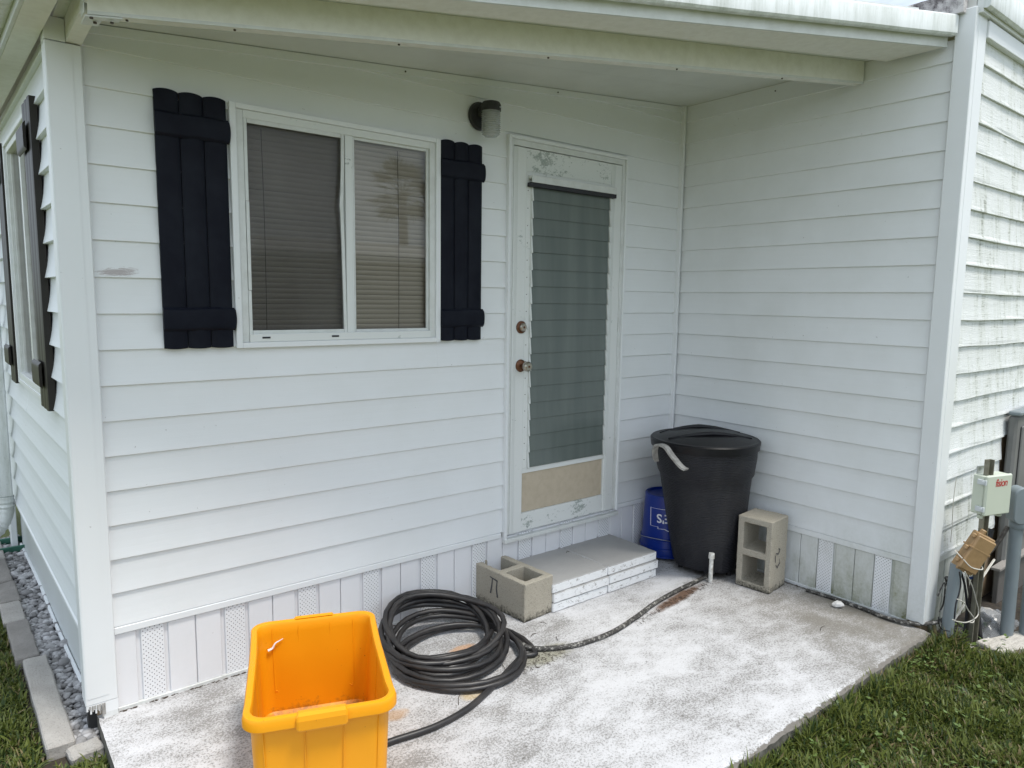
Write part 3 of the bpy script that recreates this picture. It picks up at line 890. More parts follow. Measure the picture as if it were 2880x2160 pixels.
# left wall window
winL = thing('window', 'narrow looking side wall window between two brown shutters', 'window', (.795, 0, 0), tilt)
a, b, c, d = make_window(winL, *LWIN)
for A, B in (((a, -.004, c), (a+.02, .02, d)), ((b-.02, -.004, c), (b, .02, d)), (((a+b)/2-.02, -.008, c), ((a+b)/2+.02, .02, d))):
    box('sash_rail', A, B, M['alum'], winL, .001)
bm = bmesh.new(); bm.faces.new([bm.verts.new(v) for v in ((a, .006, c), (b, .006, c), (b, .006, d), (a, .006, d))])
from_bm('glass_pane', bm, M['glass'], winL)
blL = thing('window_blind', 'pale blind behind the glass of the side wall window', 'blind', (.795, 0, 0), tilt)
for i in range(46):
    o = link('slat', sme, None, blL); o.location = ((a+b)/2, .034, d-.015-i*.0235); o.scale.x = 1.0

# ---------------------------------------------------------------- shutters
def make_shutter(label, loc, rz, W, H, mat, batt=(.075, .845), group='black board and batten shutters', bh=.086, wav=0, flat=False, bx=None):
    t = thing('shutter', label, 'shutter', loc, rz, group)
    bw = W/3; fr = -.026 if flat else -.012; arc = .003 if flat else .011
    for i in range(3):
        bm = bmesh.new(); n = 8; xs_ = [i*bw+.0012+(bw-.0024)*k/n for k in range(n+1)]
        F = []
        for k, x in enumerate(xs_):
            q = 2*k/n-1; y = fr-arc*math.sqrt(max(0, 1-q*q*.97))
            hz = 0 if flat else .006*(1-q*q)
            F.append([bm.verts.new((x, y, -hz*.5)), bm.verts.new((x, y, H+hz))])
        B0 = [bm.verts.new((xs_[0], -.002, 0)), bm.verts.new((xs_[0], -.002, H))]; B1 = [bm.verts.new((xs_[-1], -.002, 0)), bm.verts.new((xs_[-1], -.002, H))]
        loop = [B0]+F+[B1]
        for A, Bq in zip(loop, loop[1:]): bm.faces.new((A[0], Bq[0], Bq[1], A[1]))
        bm.faces.new((B1[0], B0[0], B0[1], B1[1]))
        bm.faces.new([q[0] for q in loop][::-1]); bm.faces.new([q[1] for q in loop])
        from_bm('board', bm, mat, t, smooth=True)
    for z in batt:
        zc = z*H
        b0, b1 = bx or (-.0015, W+.0035)
        bm = bmesh.new(); n = 10; nx_ = 8
        grid = []
        for j in range(nx_+1):
            x = b0+(b1-b0)*j/nx_
            ring = []
            for k in range(n+1):
                q = 2*k/n-1; y = fr-.012-.009*(max(0, 1-q**8))**.5
                ring.append(bm.verts.new((x+.006*(1-q*q)*(j == nx_)*(not flat), y-.0015*math.sin(j*1.3)*wav, zc+q*bh/2-.002*wav*math.sin(j*.9))))
            ring.append(bm.verts.new((x, fr-.0112, zc+bh/2))); ring.insert(0, bm.verts.new((x, fr-.0112, zc-bh/2)))
            grid.append(ring)
        m_ = n+3
        for A, Bq in zip(grid, grid[1:]):
            for k in range(m_): bm.faces.new((A[k], A[(k+1) % m_], Bq[(k+1) % m_], Bq[k]))
        bm.faces.new(grid[0]); bm.faces.new(grid[-1][::-1])
        from_bm('batten', bm, mat, t, smooth=True)
    return t
ZB = 1.352
make_shutter('wide black board and batten shutter left of the porch window', (1.080, -.006, ZB), 0, .250, .922, M['shutter'], (.118, .876), wav=1)
make_shutter('narrow black shutter right of the porch window under the wall lamp', (2.284, -.006, ZB), 0, .238, .922, M['shutter'], (.115, .868), wav=1)
def Lp(xl, yl=0):  # wall L local -> world
    return (.795+xl*math.cos(tilt)-yl*math.sin(tilt), xl*math.sin(tilt)+yl*math.cos(tilt))
p = Lp(-.610, -.008)
make_shutter('dark brown shutter on the side wall nearest the corner post', (p[0], p[1], 1.092), tilt, .215, 1.185, M['shutter_brown'], (.115, .885), bh=.105, flat=True, bx=(-.045, .165))
p = Lp(-1.72, -.008)
make_shutter('dark brown shutter on the side wall beyond its window, cut by the photo edge', (p[0], p[1], 1.092), tilt, .215, 1.185, M['shutter_brown'], (.115, .885), bh=.105, flat=True, bx=(-.045, .165))

# ---------------------------------------------------------------- door
dr = thing('louvered_door', 'white aluminium door with frosted glass louvres and tan kick panel', 'door')
X0, X1, Z0, Z1 = 2.680, 3.546, .288, 2.361
P = lambda nm, A, B, m, bev=.0015, par=None: box(nm, A, B, m, par or dr, bev)
P('casing', (X0, -.030, Z0), (X0+.016, .004, Z1), M['trim']); P('casing', (X1-.016, -.030, Z0+.01), (X1, .004, Z1), M['trim'])
P('casing', (X0+.0161, -.030, Z1-.016), (X1-.0161, .004, Z1), M['trim'])
P('door_frame', (X0+.0162, -.019, Z0+.02), (X0+.036, .030, Z1-.0162), M['alum']); P('door_frame', (X1-.040, -.019, Z0+.02), (X1-.0162, .030, Z1-.0162), M['alum'])
P('door_frame', (X0+.0361, -.019, Z1-.046), (X1-.0401, .030, Z1-.0162), M['alum'])
P('threshold', (X0+.0, -.034, Z0-.020), (X1, .03, Z0+.001), M['alum'], .002)
P('gap_strip', (X0+.0362, .004, Z0+.002), (X1-.0402, .02, Z0+.02), M['caulk'], 0)
LX0, LX1, LZ0, LZ1 = X0+.0375, X1-.0425, Z0+.022, Z1-.050
def stile(x0, x1):
    bm = bmesh.new()
    box_bm(bm, (x0, -.020, LZ0), (x1, .010, LZ1), .002)
    w_ = x1-x0
    for i in range(4):
        xx = x0+w_*(.12+i*.06); box_bm(bm, (xx, -.0212, LZ0+.002), (xx+.002, -.0201, LZ1-.002))
    return from_bm('door_stile', bm, M['chip_lo'], dr)
stile(LX0, LX0+.082); stile(LX1-.082, LX1)
GX0, GX1 = LX0+.0822, LX1-.0822
P('door_rail', (GX0, -.017, LZ1-.115), (GX1, .010, LZ1), M['chip'])
P('door_rail', (GX0, -.017, LZ0), (GX1, .010, LZ0+.100), M['chip'])
P('door_rail', (GX0, -.018, .628), (GX1, .010, .656), M['chip_lo'])
P('kick_panel', (GX0+.004, -.008, LZ0+.1005), (GX1-.004, .006, .6275), M['kick'])
P('panel_bead', (GX0, -.014, LZ0+.1002), (GX0+.0038, .008, .6278), M['alum'], 0); P('panel_bead', (GX1-.0038, -.014, LZ0+.1002), (GX1, .008, .6278), M['alum'], 0)
GZ0, GZ1 = .6565, LZ1-.1155
P('jalousie_frame', (GX0, -.019, GZ0), (GX0+.040, .012, GZ1), M['chip_lo']); P('jalousie_frame', (GX1-.014, -.019, GZ0), (GX1, .012, GZ1), M['chip_lo'])
P('jalousie_frame', (GX0+.0401, -.019, GZ1-.028), (GX1-.0141, .012, GZ1), M['chip_lo'])
P('louver_hood', (GX0+.012, -.046, 2.160), (GX1+.010, -.0195, 2.178), M['alum']); P('louver_hood', (GX0+.012, -.052, 2.141), (GX1+.010, -.0462, 2.176), M['alum'])
P('hood_gasket', (GX0+.006, -.050, 2.120), (GX1+.010, -.020, 2.1405), M['caulk'], .001)
SX0, SX1 = GX0+.0405, GX1-.0145
n_s = 17; pit = (2.145-.660)/n_s
sm = bmesh.new(); box_bm(sm, (0, -.0025, -.0460), (SX1-SX0-.004, .0025, .0460), .0006)
bmesh.ops.recalc_face_normals(sm, faces=sm.faces)
lme = bpy.data.meshes.new('glass_louver'); sm.to_mesh(lme); sm.free(); lme.materials.append(M['louver'])
cm = bmesh.new(); box_bm(cm, (0, -.007, -.050), (.010, .006, .046), .0008)
bmesh.ops.recalc_face_normals(cm, faces=cm.faces)
cme = bpy.data.meshes.new('louver_clip'); cm.to_mesh(cme); cm.free(); cme.materials.append(M['alum'])
for i in range(n_s):
    zc = .660+pit*(i+.5)
    o = link('glass_louver', lme, None, dr); o.location = (SX0+.002, -.020, zc); o.rotation_euler = (R(-4.5+random.uniform(-.3, .3)), 0, 0)
    for xx in (SX0-.0095, SX1-.001):
        q = link('louver_clip', cme, None, dr); q.location = (xx, -.0215, zc); q.rotation_euler = (R(-6.5), 0, 0)
    sp_ = lathe('screw', [(.0022, 0), (.0022, -.002)], M['screw'], dr, seg=8, c=(GX0+.012, -.0191, zc), axis='y')
bm = bmesh.new(); box_bm(bm, (SX0, -.016, .657), (SX1, .002, .664)); from_bm('louver_seal', bm, M['caulk'], dr)
for hz_ in (2.115, 1.37, .72):
    h = bmesh.new()
    for j in range(3): box_bm(h, (LX1+.001, -.0235, hz_+j*.030), (LX1+.012, -.012, hz_+j*.030+.0285), .002)
    from_bm('hinge', h, M['alum'], dr)
# interior curtain strip behind the louvers is not visible; lock hardware
def knobset(nm, x, z, prof_plate, prof_knob):
    o = lathe(nm, prof_plate, M['brass'], dr, seg=28, c=(x, -.0205, z), axis='y')
    k_ = lathe('knob_face', prof_knob, M['knob'], o, seg=28, c=(x, -.0205, z), axis='y')
    kk = lathe('keyhole', [(.006, 0), (.006, -.001)], M['brass'], o, seg=16, c=(x, -.0205+prof_knob[-1][1]-.0002, z), axis='y')
    return o
knobset('deadbolt', LX0+.060, 1.408, [(.0325, 0), (.032, -.006), (.026, -.011), (.021, -.012)], [(.021, -.012), (.021, -.022), (.017, -.027), (.008, -.027)])
knobset('door_knob', LX0+.060, 1.208, [(.033, 0), (.032, -.006), (.024, -.012), (.012, -.014), (.0115, -.036)], [(.012, -.036), (.021, -.040), (.026, -.050), (.026, -.062), (.019, -.071), (.008, -.071)])

def jarmat():
    m, n, b = newmat('ribbed_glass')
    b.inputs['Base Color'].default_value = (.52, .54, .53, 1); b.inputs['Roughness'].default_value = .10
    t = n.nodes.new('ShaderNodeBsdfTransparent'); t.inputs[0].default_value = (.85, .87, .86, 1)
    ms = n.nodes.new('ShaderNodeMixShader'); ms.inputs[0].default_value = .50
    n.links.new(t.outputs[0], ms.inputs[1]); n.links.new(b.outputs[0], ms.inputs[2]); n.links.new(ms.outputs[0], n.nodes['Material Output'].inputs[0])
    return m
# ---------------------------------------------------------------- wall lamp
lamp = thing('wall_lamp', 'black jelly jar porch lamp with ribbed clear glass', 'lamp', (2.508, 0, 2.40))
lathe('back_plate', [(.066, -.013), (.066, -.022), (.060, -.030), (.03, -.034)], M['lampmetal'], lamp, seg=32, c=(0, 0, .015), axis='y')
bm = bmesh.new()
tube_bm(bm, catmull([(0, -.03, .02), (0, -.055, .040), (0, -.085, .048)], 5), .028, 12)
from_bm('lamp_arm', bm, M['lampmetal'], lamp, smooth=True)
lathe('lamp_cap', [(.020, .068), (.040, .062), (.047, .050), (.047, .022), (.043, .020)], M['lampmetal'], lamp, seg=32, c=(0, -.105, 0), cap0=True)
prof = []
for i in range(37):
    z = .020-.112*i/36; base = .043 if z > -.072 else .043*math.sqrt(max(.05, 1-((-.072-z)/.026)**2))
    prof.append((base+.0024*math.cos(i*math.pi/1.5), z))
M['jar'] = jarmat()
lathe('jar_glass', prof, M['jar'], lamp, seg=36, c=(0, -.105, 0), cap0=False, cap1=True)
lathe('bulb', [(.012, .018), (.013, -.005), (.026, -.035), (.025, -.055), (.010, -.068)], simple('bulb_white', (.7, .7, .68), .3), lamp, seg=20, c=(0, -.105, 0))
lathe('screw', [(.004, 0), (.004, -.004)], M['alum_bare'], lamp, seg=8, c=(.018, -.151, .035), axis='y')

# ---------------------------------------------------------------- porch roof
roof = thing('porch_roof', 'white metal porch roof with boxed beam and stained gutter over the patio', 'roof')
# soffit panels, cut into strips parallel to the edge
xL, xR = .79, XB-.002
def soff(name, fa, fb):
    pts = [(xL, fa(xL)), (xR, fa(xR)), (xR, fb(xR)), (xL, fb(xL))]
    return poly_prism(name, pts, lambda x, y: zs(x), lambda x, y: zs(x)+.018, M['soffit'], roof)
lines = [lambda x, q=q: yi(x)*q for q in (1.0, .66, .33)]
soff('soffit_panel', lines[0], lambda x: lines[1](x)-.0015)
soff('soffit_panel', lines[1], lambda x: lines[2](x)-.0015)
soff('soffit_panel', lines[2], lambda x: -.001)
poly_prism('roof_deck', [(.72, -.62), (4.04, -1.37), (4.04, .0), (4.04, 3.4), (.66, 3.4)], lambda x, y: zs(x)+.022, lambda x, y: zs(x)+.11, M['roofing'], roof)
XR2 = 4.031
# edge flange (underside), lip
poly_prism('edge_flange', [(.70, yo(.70)), (XR2, yo(XR2)), (XR2, yi(XR2)+.001), (.70, yi(.70)+.001)], lambda x, y: zs(x)-.030, lambda x, y: zs(x)-.0005, M['alum_beam'], roof)
def edge_bar(nm, o0, o1, z0, z1, mat, xr=XR2, xl=.66):
    pts = [(xl, yo(xl)-o0), (xr, yo(xr)-o0), (xr, yo(xr)-o1), (xl, yo(xl)-o1)]
    return poly_prism(nm, pts, lambda x, y: zs(x)+z0, lambda x, y: zs(x)+z1, mat, roof)
edge_bar('fascia', 0.0005, .012, -.032, .075, M['alum'])
# gutter: profile swept along the edge
def gutter(nm, p0, p1, zf, prof, mat, parent):
    a = Vector((*p0, 0)); b = Vector((*p1, 0)); d_ = (b-a).normalized(); nr = Vector((d_.y, -d_.x, 0))
    bm = bmesh.new(); R_ = []
    N = 12
    for i in range(N+1):
        q = a.lerp(b, i/N); ring = []
        for (o_, z) in prof:
            pt = q+nr*o_; ring.append(bm.verts.new((pt.x, pt.y, zf(q.x, q.y)+z+.0008*math.sin(i*2.1))))
        R_.append(ring)
    m_ = len(prof)
    for A, B in zip(R_, R_[1:]):
        for k in range(m_): bm.faces.new((A[k], A[(k+1) % m_], B[(k+1) % m_], B[k]))
    bm.faces.new(R_[0][::-1]); bm.faces.new(R_[-1])
    return from_bm(nm, bm, mat, parent, smooth=True)
GP = [(0, .012), (.022, .004), (.038, .006), (.045, .014), (.045, .085), (.040, .093), (.033, .096), (.006, .090), (0, .080)]
gutter('gutter', (.62, yo(.62)-.013), (4.028, yo(4.028)-.013), zs, GP, M['gutter'], roof)
edge_bar('roof_strip', -.03, -.003, .076, .125, M['alum'], 3.86)
edge_bar('roof_strip', -.02, .004, .078, .112, M['mould'], 4.028, 3.875)
# header beam
bp0 = (.829, -.434-.205*(.829-.813)); bp1 = (XB-.0185, -.434-.205*(XB-.0185-.813)-.001)
sloped_bar('beam', bp0, bp1, .044, .105, M['alum_beam'], roof, -.001, 1)
sloped_bar('beam_lip', bp0, bp1, -.0022, .010, M['alum'], roof, -.097, 1)
sloped_bar('beam_lip', (bp0[0]+.01, bp0[1]+.044), (bp1[0], bp1[1]+.044), .0022, .010, M['alum'], roof, -.097, 1)
# side beam from the corner post to the header
poly_prism('beam', [(.823, -.432), (.868, -.436), (.868, -.019), (.823, -.019)], lambda x, y: zs(.84)-.076, lambda x, y: zs(.84)-.001, M['alum_beam'], roof)
poly_prism('corner_bracket', [(.823, -.438), (.915, -.457), (.910, -.425), (.868, -.414), (.866, -.36), (.823, -.36)], lambda x, y: zs(x)-.113, lambda x, y: zs(x)-.1085, M['alum'], roof)
box('corner_bracket', (.8195, -.437, zs(.84)-.105), (.8225, -.385, zs(.84)-.03), M['alum'], roof, .001)
scr_pts = []
for i, x in enumerate((.93, 1.22, 1.74, 2.32, 2.93, 3.53)):
    y = -.434-.205*(x-.813)+.022
    lathe('screw', [(.0042, 0), (.0042, -.003), (.003, -.004)], M['screw'], roof, seg=10, c=(x, y, zs(x)-.1065))
for (x, y) in ((.838, -.44), (.852, -.405), (.89, -.437)):
    lathe('screw', [(.005, 0), (.005, -.004)], M['screw'], roof, seg=10, c=(x, y, zs(.84)-.1145))
for x in (2.1, 3.0): lathe('screw', [(.004, 0), (.004, -.003)], M['screw'], roof, seg=8, c=(x, -.021, zs(x)-.02), axis='y')
for (y, z) in ((-.62, 2.700), (-1.20, 2.722)): lathe('screw', [(.004, 0), (.004, -.003)], M['screw'], roof, seg=8, c=(XB-.014, y, z-.01), axis='x')
# left eave along the side wall (follows wall tilt)
def eave():
    ex = lambda y, o: .770-.037*(y+.31)-o
    def strip(nm, o0, o1, z0, z1, mat):
        pts = [(ex(-.62, o1), -.62), (ex(-.62, o0), -.62), (ex(3.4, o0), 3.4), (ex(3.4, o1), 3.4)]
        poly_prism(nm, pts, lambda x, y: z0, lambda x, y: z1, mat, roof)
    strip('eave_flange', 0, .072, 2.392, 2.402, M['alum_beam'])
    strip('eave_fascia', .0725, .083, 2.395, 2.50, M['alum'])
    strip('eave_flange', .0, .004, 2.4025, 2.43, M['alum_beam'])
    y0, y1 = -.62, 3.4
    gutter('gutter', (ex(y1, .0835), y1), (ex(y0, .0835), y0), lambda x, y: 2.415, [(-a_, b_) for a_, b_ in GP] if False else GP, M['gutter'], roof)
eave()

# ---- roof edge of the taller house part above the post
hr = thing('house_roof', 'higher house roof edge with mouldy fascia above the corner post', 'roof', (4.05, -1.56, 2.8))
gutter('gutter', (.0, -.035), (3.6, -.035), lambda x, y: .030, [(-.005, .0), (.012, -.004), (.022, .004), (.024, .014), (.024, .10), (.018, .108), (-.005, .108)], M['gutter'], hr)
box('fascia', (.0, -.032, .012), (3.6, -.005, .12), M['alum'], hr, .002)
box('gable_fascia', (-.045, .03, .02), (-.004, 4.6, .115), M['mould'], hr, .002)
box('roof_deck', (-.004, -.004, .00), (3.6, 4.6, .12), M['roofing'], hr)

# ---------------------------------------------------------------- downspout, splash block
dsp = thing('downspout', 'white downspout with ribbed elbow at the far end of the side wall', 'downspout', (0, 0, 0))
p = Lp(-2.16, -.068)
box('downspout_pipe', (-.035, -.035, .36), (.035, .035, 2.42), M['gutter'], dsp, .006, Matrix.Translation((p[0], p[1], 0)))
bm = bmesh.new()
pts = catmull([(p[0], p[1], .36), (p[0]-.005, p[1], .26), (p[0]-.05, p[1]-.01, .17), (p[0]-.14, p[1]-.02, .11), (p[0]-.22, p[1]-.03, .09)], 8)
tube_bm(bm, pts, lambda t: .042+.003*math.sin(t*90), 14)
from_bm('elbow', bm, M['gutter'], dsp, smooth=True)
spl = thing('splash_block', 'green plastic splash block under the downspout elbow', 'splash block', (.655, 2.50, -.075))
box('tray', (-.16, -.12, 0), (.16, .10, .018), M['green'], spl, .004)
box('rim', (-.16, -.12, .0185), (.16, -.105, .055), M['green'], spl, .004); box('rim', (-.16, .085, .0185), (.16, .10, .055), M['green'], spl, .004)

# ---------------------------------------------------------------- concrete blocks
def cinder(label, mtx, marks):
    t = thing('concrete_block', label, 'concrete block', (0, 0, 0)); t.matrix_world = mtx
    bm = bmesh.new()
    L_, W_, H_ = .397, .194, .194
    xs_ = [0, .034, .180, .217, .363, L_]; ys_ = [0, .033, .161, W_]
    sub = 4
    def quad(p00, p10, p11, p01, nu, nv):
        g = [[bm.verts.new(Vector(p00).lerp(Vector(p10), i/nu).lerp(Vector(p01).lerp(Vector(p11), i/nu), j/nv)) for i in range(nu+1)] for j in range(nv+1)]
        for j in range(nv):
            for i in range(nu): bm.faces.new((g[j][i], g[j][i+1], g[j+1][i+1], g[j+1][i]))
    res = lambda d_: max(1, round(abs(d_)/.0165))
    for z in (0, H_):
        for i in range(5):
            for j in range(3):
                if j == 1 and i in (1, 3): continue
                a, b = xs_[i], xs_[i+1]; c_, d_ = ys_[j], ys_[j+1]
                quad((a, c_, z), (b, c_, z), (b, d_, z), (a, d_, z), res(b-a), res(d_-c_))
    for i in range(5):
        for y in (0, W_): quad((xs_[i], y, 0), (xs_[i+1], y, 0), (xs_[i+1], y, H_), (xs_[i], y, H_), res(xs_[i+1]-xs_[i]), 12)
    for j in range(3):
        for x in (0, L_): quad((x, ys_[j], 0), (x, ys_[j+1], 0), (x, ys_[j+1], H_), (x, ys_[j], H_), res(ys_[j+1]-ys_[j]), 12)
    for i in (1, 3):
        for y in (ys_[1], ys_[2]): quad((xs_[i], y, 0), (xs_[i+1], y, 0), (xs_[i+1], y, H_), (xs_[i], y, H_), res(xs_[i+1]-xs_[i]), 12)
        for x in (xs_[i], xs_[i+1]): quad((x, ys_[1], 0), (x, ys_[2], 0), (x, ys_[2], H_), (x, ys_[1], H_), res(ys_[2]-ys_[1]), 12)
    bmesh.ops.remove_doubles(bm, verts=bm.verts, dist=.0008)
    bmesh.ops.recalc_face_normals(bm, faces=bm.faces)
    se = [e for e in bm.edges if len(e.link_faces) == 2 and e.calc_face_angle() > 1]
    bmesh.ops.bevel(bm, geom=se, offset=.004, segments=1, affect='EDGES')
    for v in bm.verts:
        q = v.co*55; n_ = Vector((mnoise.noise(q), mnoise.noise(q+Vector((9, 0, 0))), mnoise.noise(q+Vector((0, 9, 0)))))
        edge = 1.0 if any(f_.calc_area() < .00012 for f_ in v.link_faces) else .25
        v.co += n_*.0028*edge
        if v.co.z < 0: v.co.z = 0
    from_bm('block_body', bm, M['block'], t, smooth=False)
    for poly in marks:
        bm = bmesh.new(); prev = None
        for i, (x, y, z) in enumerate(poly[0]):
            off = Vector(poly[1])*.0045*(.6+.5*((i*7) % 3)/2)
            A, B = bm.verts.new(Vector((x, y, z))-off), bm.verts.new(Vector((x, y, z))+off)
            if prev: bm.faces.new((prev[0], prev[1], B, A))
            prev = (A, B)
        o = from_bm('mark', bm, M['mark'], t)
        md = o.modifiers.new('thick', 'SOLIDIFY'); md.thickness = .0006
    return t
# lying block: local L -> back, corner at (2.5382,-.3715), rotation .0666 ; long axis along +y
bx, by, ba = 2.5382, -.3715, .0666
Rz = Matrix.Rotation(ba, 4, 'Z')
# local x (length) -> -y direction reversed: use x->+y, y->-x  => rotate 90
m1 = Matrix.Translation((bx, by, 0)) @ Rz @ Matrix.Translation((.194, 0, .0)) @ Matrix.Rotation(math.pi/2, 4, 'Z')
yo_ = .194+.0022      # outer long face (world -x side) is local y = W
mk1 = [([(.255, yo_, .158), (.195, yo_, .150)], (0, 0, 1)), ([(.235, yo_, .155), (.240, yo_, .115), (.250, yo_, .072)], (1, 0, 0)),
       ([(.200, yo_, .150), (.205, yo_, .110), (.196, yo_, .065)], (1, 0, 0))]
cinder('concrete block lying flat beside the paver step, its two cores open upwards', m1, mk1)
sx, sy, sa = 3.7988, -.8976, .112
# standing: local x->up, cores (local z) -> face pointing to -x ; local y -> world y-ish
m2 = Matrix.Translation((sx, sy, 0)) @ Matrix.Rotation(sa, 4, 'Z') @ Matrix(((0, 0, 1, 0), (0, 1, 0, 0), (1, 0, 0, 0), (0, 0, 0, 1))) 
m2 = m2 @ Matrix.Identity(4)
# ensure proper rotation (det +1): mirror y
m2 = Matrix.Translation((sx, sy, 0)) @ Matrix.Rotation(sa, 4, 'Z') @ Matrix(((0, 0, 1, 0), (0, -1, 0, .194), (1, 0, 0, 0), (0, 0, 0, 1)))
yk = .194+.0022
mk2 = [([(.215, yk, .055), (.205, yk, .085), (.225, yk, .105), (.235, yk, .085)], (1, 0, 0)), ([(.205, yk, .050), (.165, yk, .055)], (0, 0, 1)),
       ([(.150, yk, .060), (.130, yk, .080), (.150, yk, .110), (.175, yk, .100)], (1, 0, 0))]
cinder('concrete block standing on end against the return wall by the trash can', m2, mk2)

# ---------------------------------------------------------------- paver step: six square pavers in two stacks of three
pv = []
def paver_mesh(seed):
    bm = bmesh.new(); box_bm(bm, (0, 0, 0), (.391, .396, .0485), .004)
    bmesh.ops.subdivide_edges(bm, edges=[e for e in bm.edges if e.calc_length() > .2], cuts=14, use_grid_fill=True)
    for v in bm.verts:
        q = v.co*26+Vector((seed*5, 0, 0))
        edge = min(v.co.x, .391-v.co.x, v.co.y, .396-v.co.y)
        if edge < .006: v.co += Vector((mnoise.noise(q), mnoise.noise(q+Vector((3, 3, 3))), mnoise.noise(q+Vector((7, 1, 3)))))*.0022
        v.co.z = max(0, v.co.z)
    return bm
pl = {(0, 0): 'left paver resting on the patio at the bottom of the step stack', (0, 1): 'left paver in the middle layer of the step stack', (0, 2): 'smooth grey left paver on top of the step beside the block',
      (1, 0): 'right paver resting on the patio at the bottom of the step stack', (1, 1): 'right paver in the middle layer of the step stack', (1, 2): 'smooth grey right paver on top of the step near the blue bucket'}
for ix in range(2):
    for k in range(3):
        t = from_bm('paver', paver_mesh(ix*3+k), M['paver'], None, label=pl[(ix, k)], category='paver', group='stacked pavers of the door step')
        t.location = (2.724+ix*.3945+(.0, .003, -.002)[k]+(.003 if (ix, k) == (1, 1) else 0), -.371+(.0, -.003, .001)[k], .0012+k*.0497)
        t.rotation_euler = (0, 0, R((.3, -.5, .2)[k]))

# ---------------------------------------------------------------- trash can
can = thing('trash_can', 'charcoal wheeled trash can with black domed lid in the corner', 'trash can', (3.862, -.458, 0))
def can_body():
    bm = bmesh.new(); seg = 48; rings = []
    lv = [(.032, .150), (.036, .176), (.06, .186), (.20, .204), (.38, .226), (.52, .243), (.575, .250), (.60, .266), (.70, .282), (.765, .286), (.775, .292)]
    for (z, rr) in lv:
        t_ = z/.775; cx_ = -.108*t_; cy_ = -.020*t_; ring = []
        for k in range(seg):
            a = 2*math.pi*k/seg
            q = rr
            if z < .58: q *= 1+.075*abs(math.sin(2*(a-R(10))))**3*(1-z/.75)-.03*(1-abs(math.sin(2*(a-R(10)))))*(1-z/.8)+.006*math.cos(24*a)
            # vertical recess facing the room
            if .1 < z < .56 and abs(((a-R(205)+math.pi) % (2*math.pi))-math.pi) < .45: q *= .975
            if z < .1 and abs(((a-R(222)+math.pi) % (2*math.pi))-math.pi) < .25: q *= .92
            ring.append(bm.verts.new((cx_+q*math.cos(a), cy_+q*math.sin(a), z)))
        rings.append(ring)
    for A, B in zip(rings, rings[1:]):
        for k in range(seg): bm.faces.new((A[k], A[(k+1) % seg], B[(k+1) % seg], B[k]))
    bm.faces.new(rings[0][::-1]); bm.faces.new(rings[-1])
    return from_bm('can_body', bm, M['can'], can, smooth=True)
can_body()
lc = (-.108, -.020, .783)
lathe('lid', [(.290, -.034), (.297, -.036), (.300, -.014), (.301, .004), (.293, .011), (.280, .008), (.265, .013), (.20, .034), (.10, .046), (.01, .050)], M['lid'], can, seg=56, c=lc)
for off in (-.085, .085):
    for_pts = []
    for i in range(15):
        t_ = -1+2*i/14; L0 = .235
        x = t_*L0; y = off+.03*(1-t_*t_)*(1 if off > 0 else -1)
        ca, sa_ = math.cos(R(-35)), math.sin(R(-35)); rr = math.hypot(x, y)
        zz_ = .013+(.265-min(rr, .265))*.19*(1-.3*(1-rr/.265))+.009
        for_pts.append((lc[0]+x*ca-y*sa_, lc[1]+x*sa_+y*ca, lc[2]+zz_-.004+.010*(1-abs(t_))))
    tube('lid_rib', for_pts, lambda t: .003+.010*math.sin(math.pi*min(max(t, .02), .98)), M['lid'], can, 8)
# handle on the camera-left side
def can_handle(ang):
    ca, sa_ = math.cos(ang), math.sin(ang); rad = Vector((ca, sa_, 0)); tan = Vector((-sa_, ca, 0)); base = Vector(lc)+rad*.290+Vector((0, 0, -.012))
    pts = [base+tan*.115+Vector((0, 0, -.105))-rad*.018, base+tan*.095+Vector((0, 0, -.09))+rad*.0, base+tan*.055+Vector((0, 0, -.035))+rad*.03, base+tan*.02+Vector((0, 0, .008))+rad*.045,
           base-tan*.035+Vector((0, 0, .008))+rad*.048, base-tan*.07+Vector((0, 0, -.030))+rad*.030, base-tan*.09+Vector((0, 0, -.085))+rad*.0, base-tan*.10+Vector((0, 0, -.10))-rad*.018]
    pts = catmull(pts, 5); bm = bmesh.new(); prev = None
    for i, p_ in enumerate(pts):
        t_ = (pts[min(i+1, len(pts)-1)]-pts[max(i-1, 0)]).normalized()
        n1 = t_.cross(rad).normalized()*.006; wv = rad*.019
        rr = [bm.verts.new(p_+n1+wv), bm.verts.new(p_+n1-wv*.8), bm.verts.new(p_-n1-wv*.8), bm.verts.new(p_-n1+wv)]
        if prev:
            for k in range(4): bm.faces.new((prev[k], prev[(k+1) % 4], rr[(k+1) % 4], rr[k]))
        else: bm.faces.new(rr)
        prev = rr
    bm.faces.new(prev[::-1])
    return from_bm('handle', bm, M['handle_grey'], can)
can_handle(R(176)); can_handle(R(-4))
for yy in (-.12, .12):
    lathe('wheel', [(.02, -.012), (.030, -.012), (.034, 0), (.030, .012), (.02, .012)], M['black'], can, seg=20, c=(.12, yy, .0345), axis='y')
for (x_, y_) in ((-.12, -.08), (-.12, .1), (0, -.15)): lathe('foot', [(.014, 0), (.014, .034)], M['black'], can, seg=10, c=(x_, y_, 0))

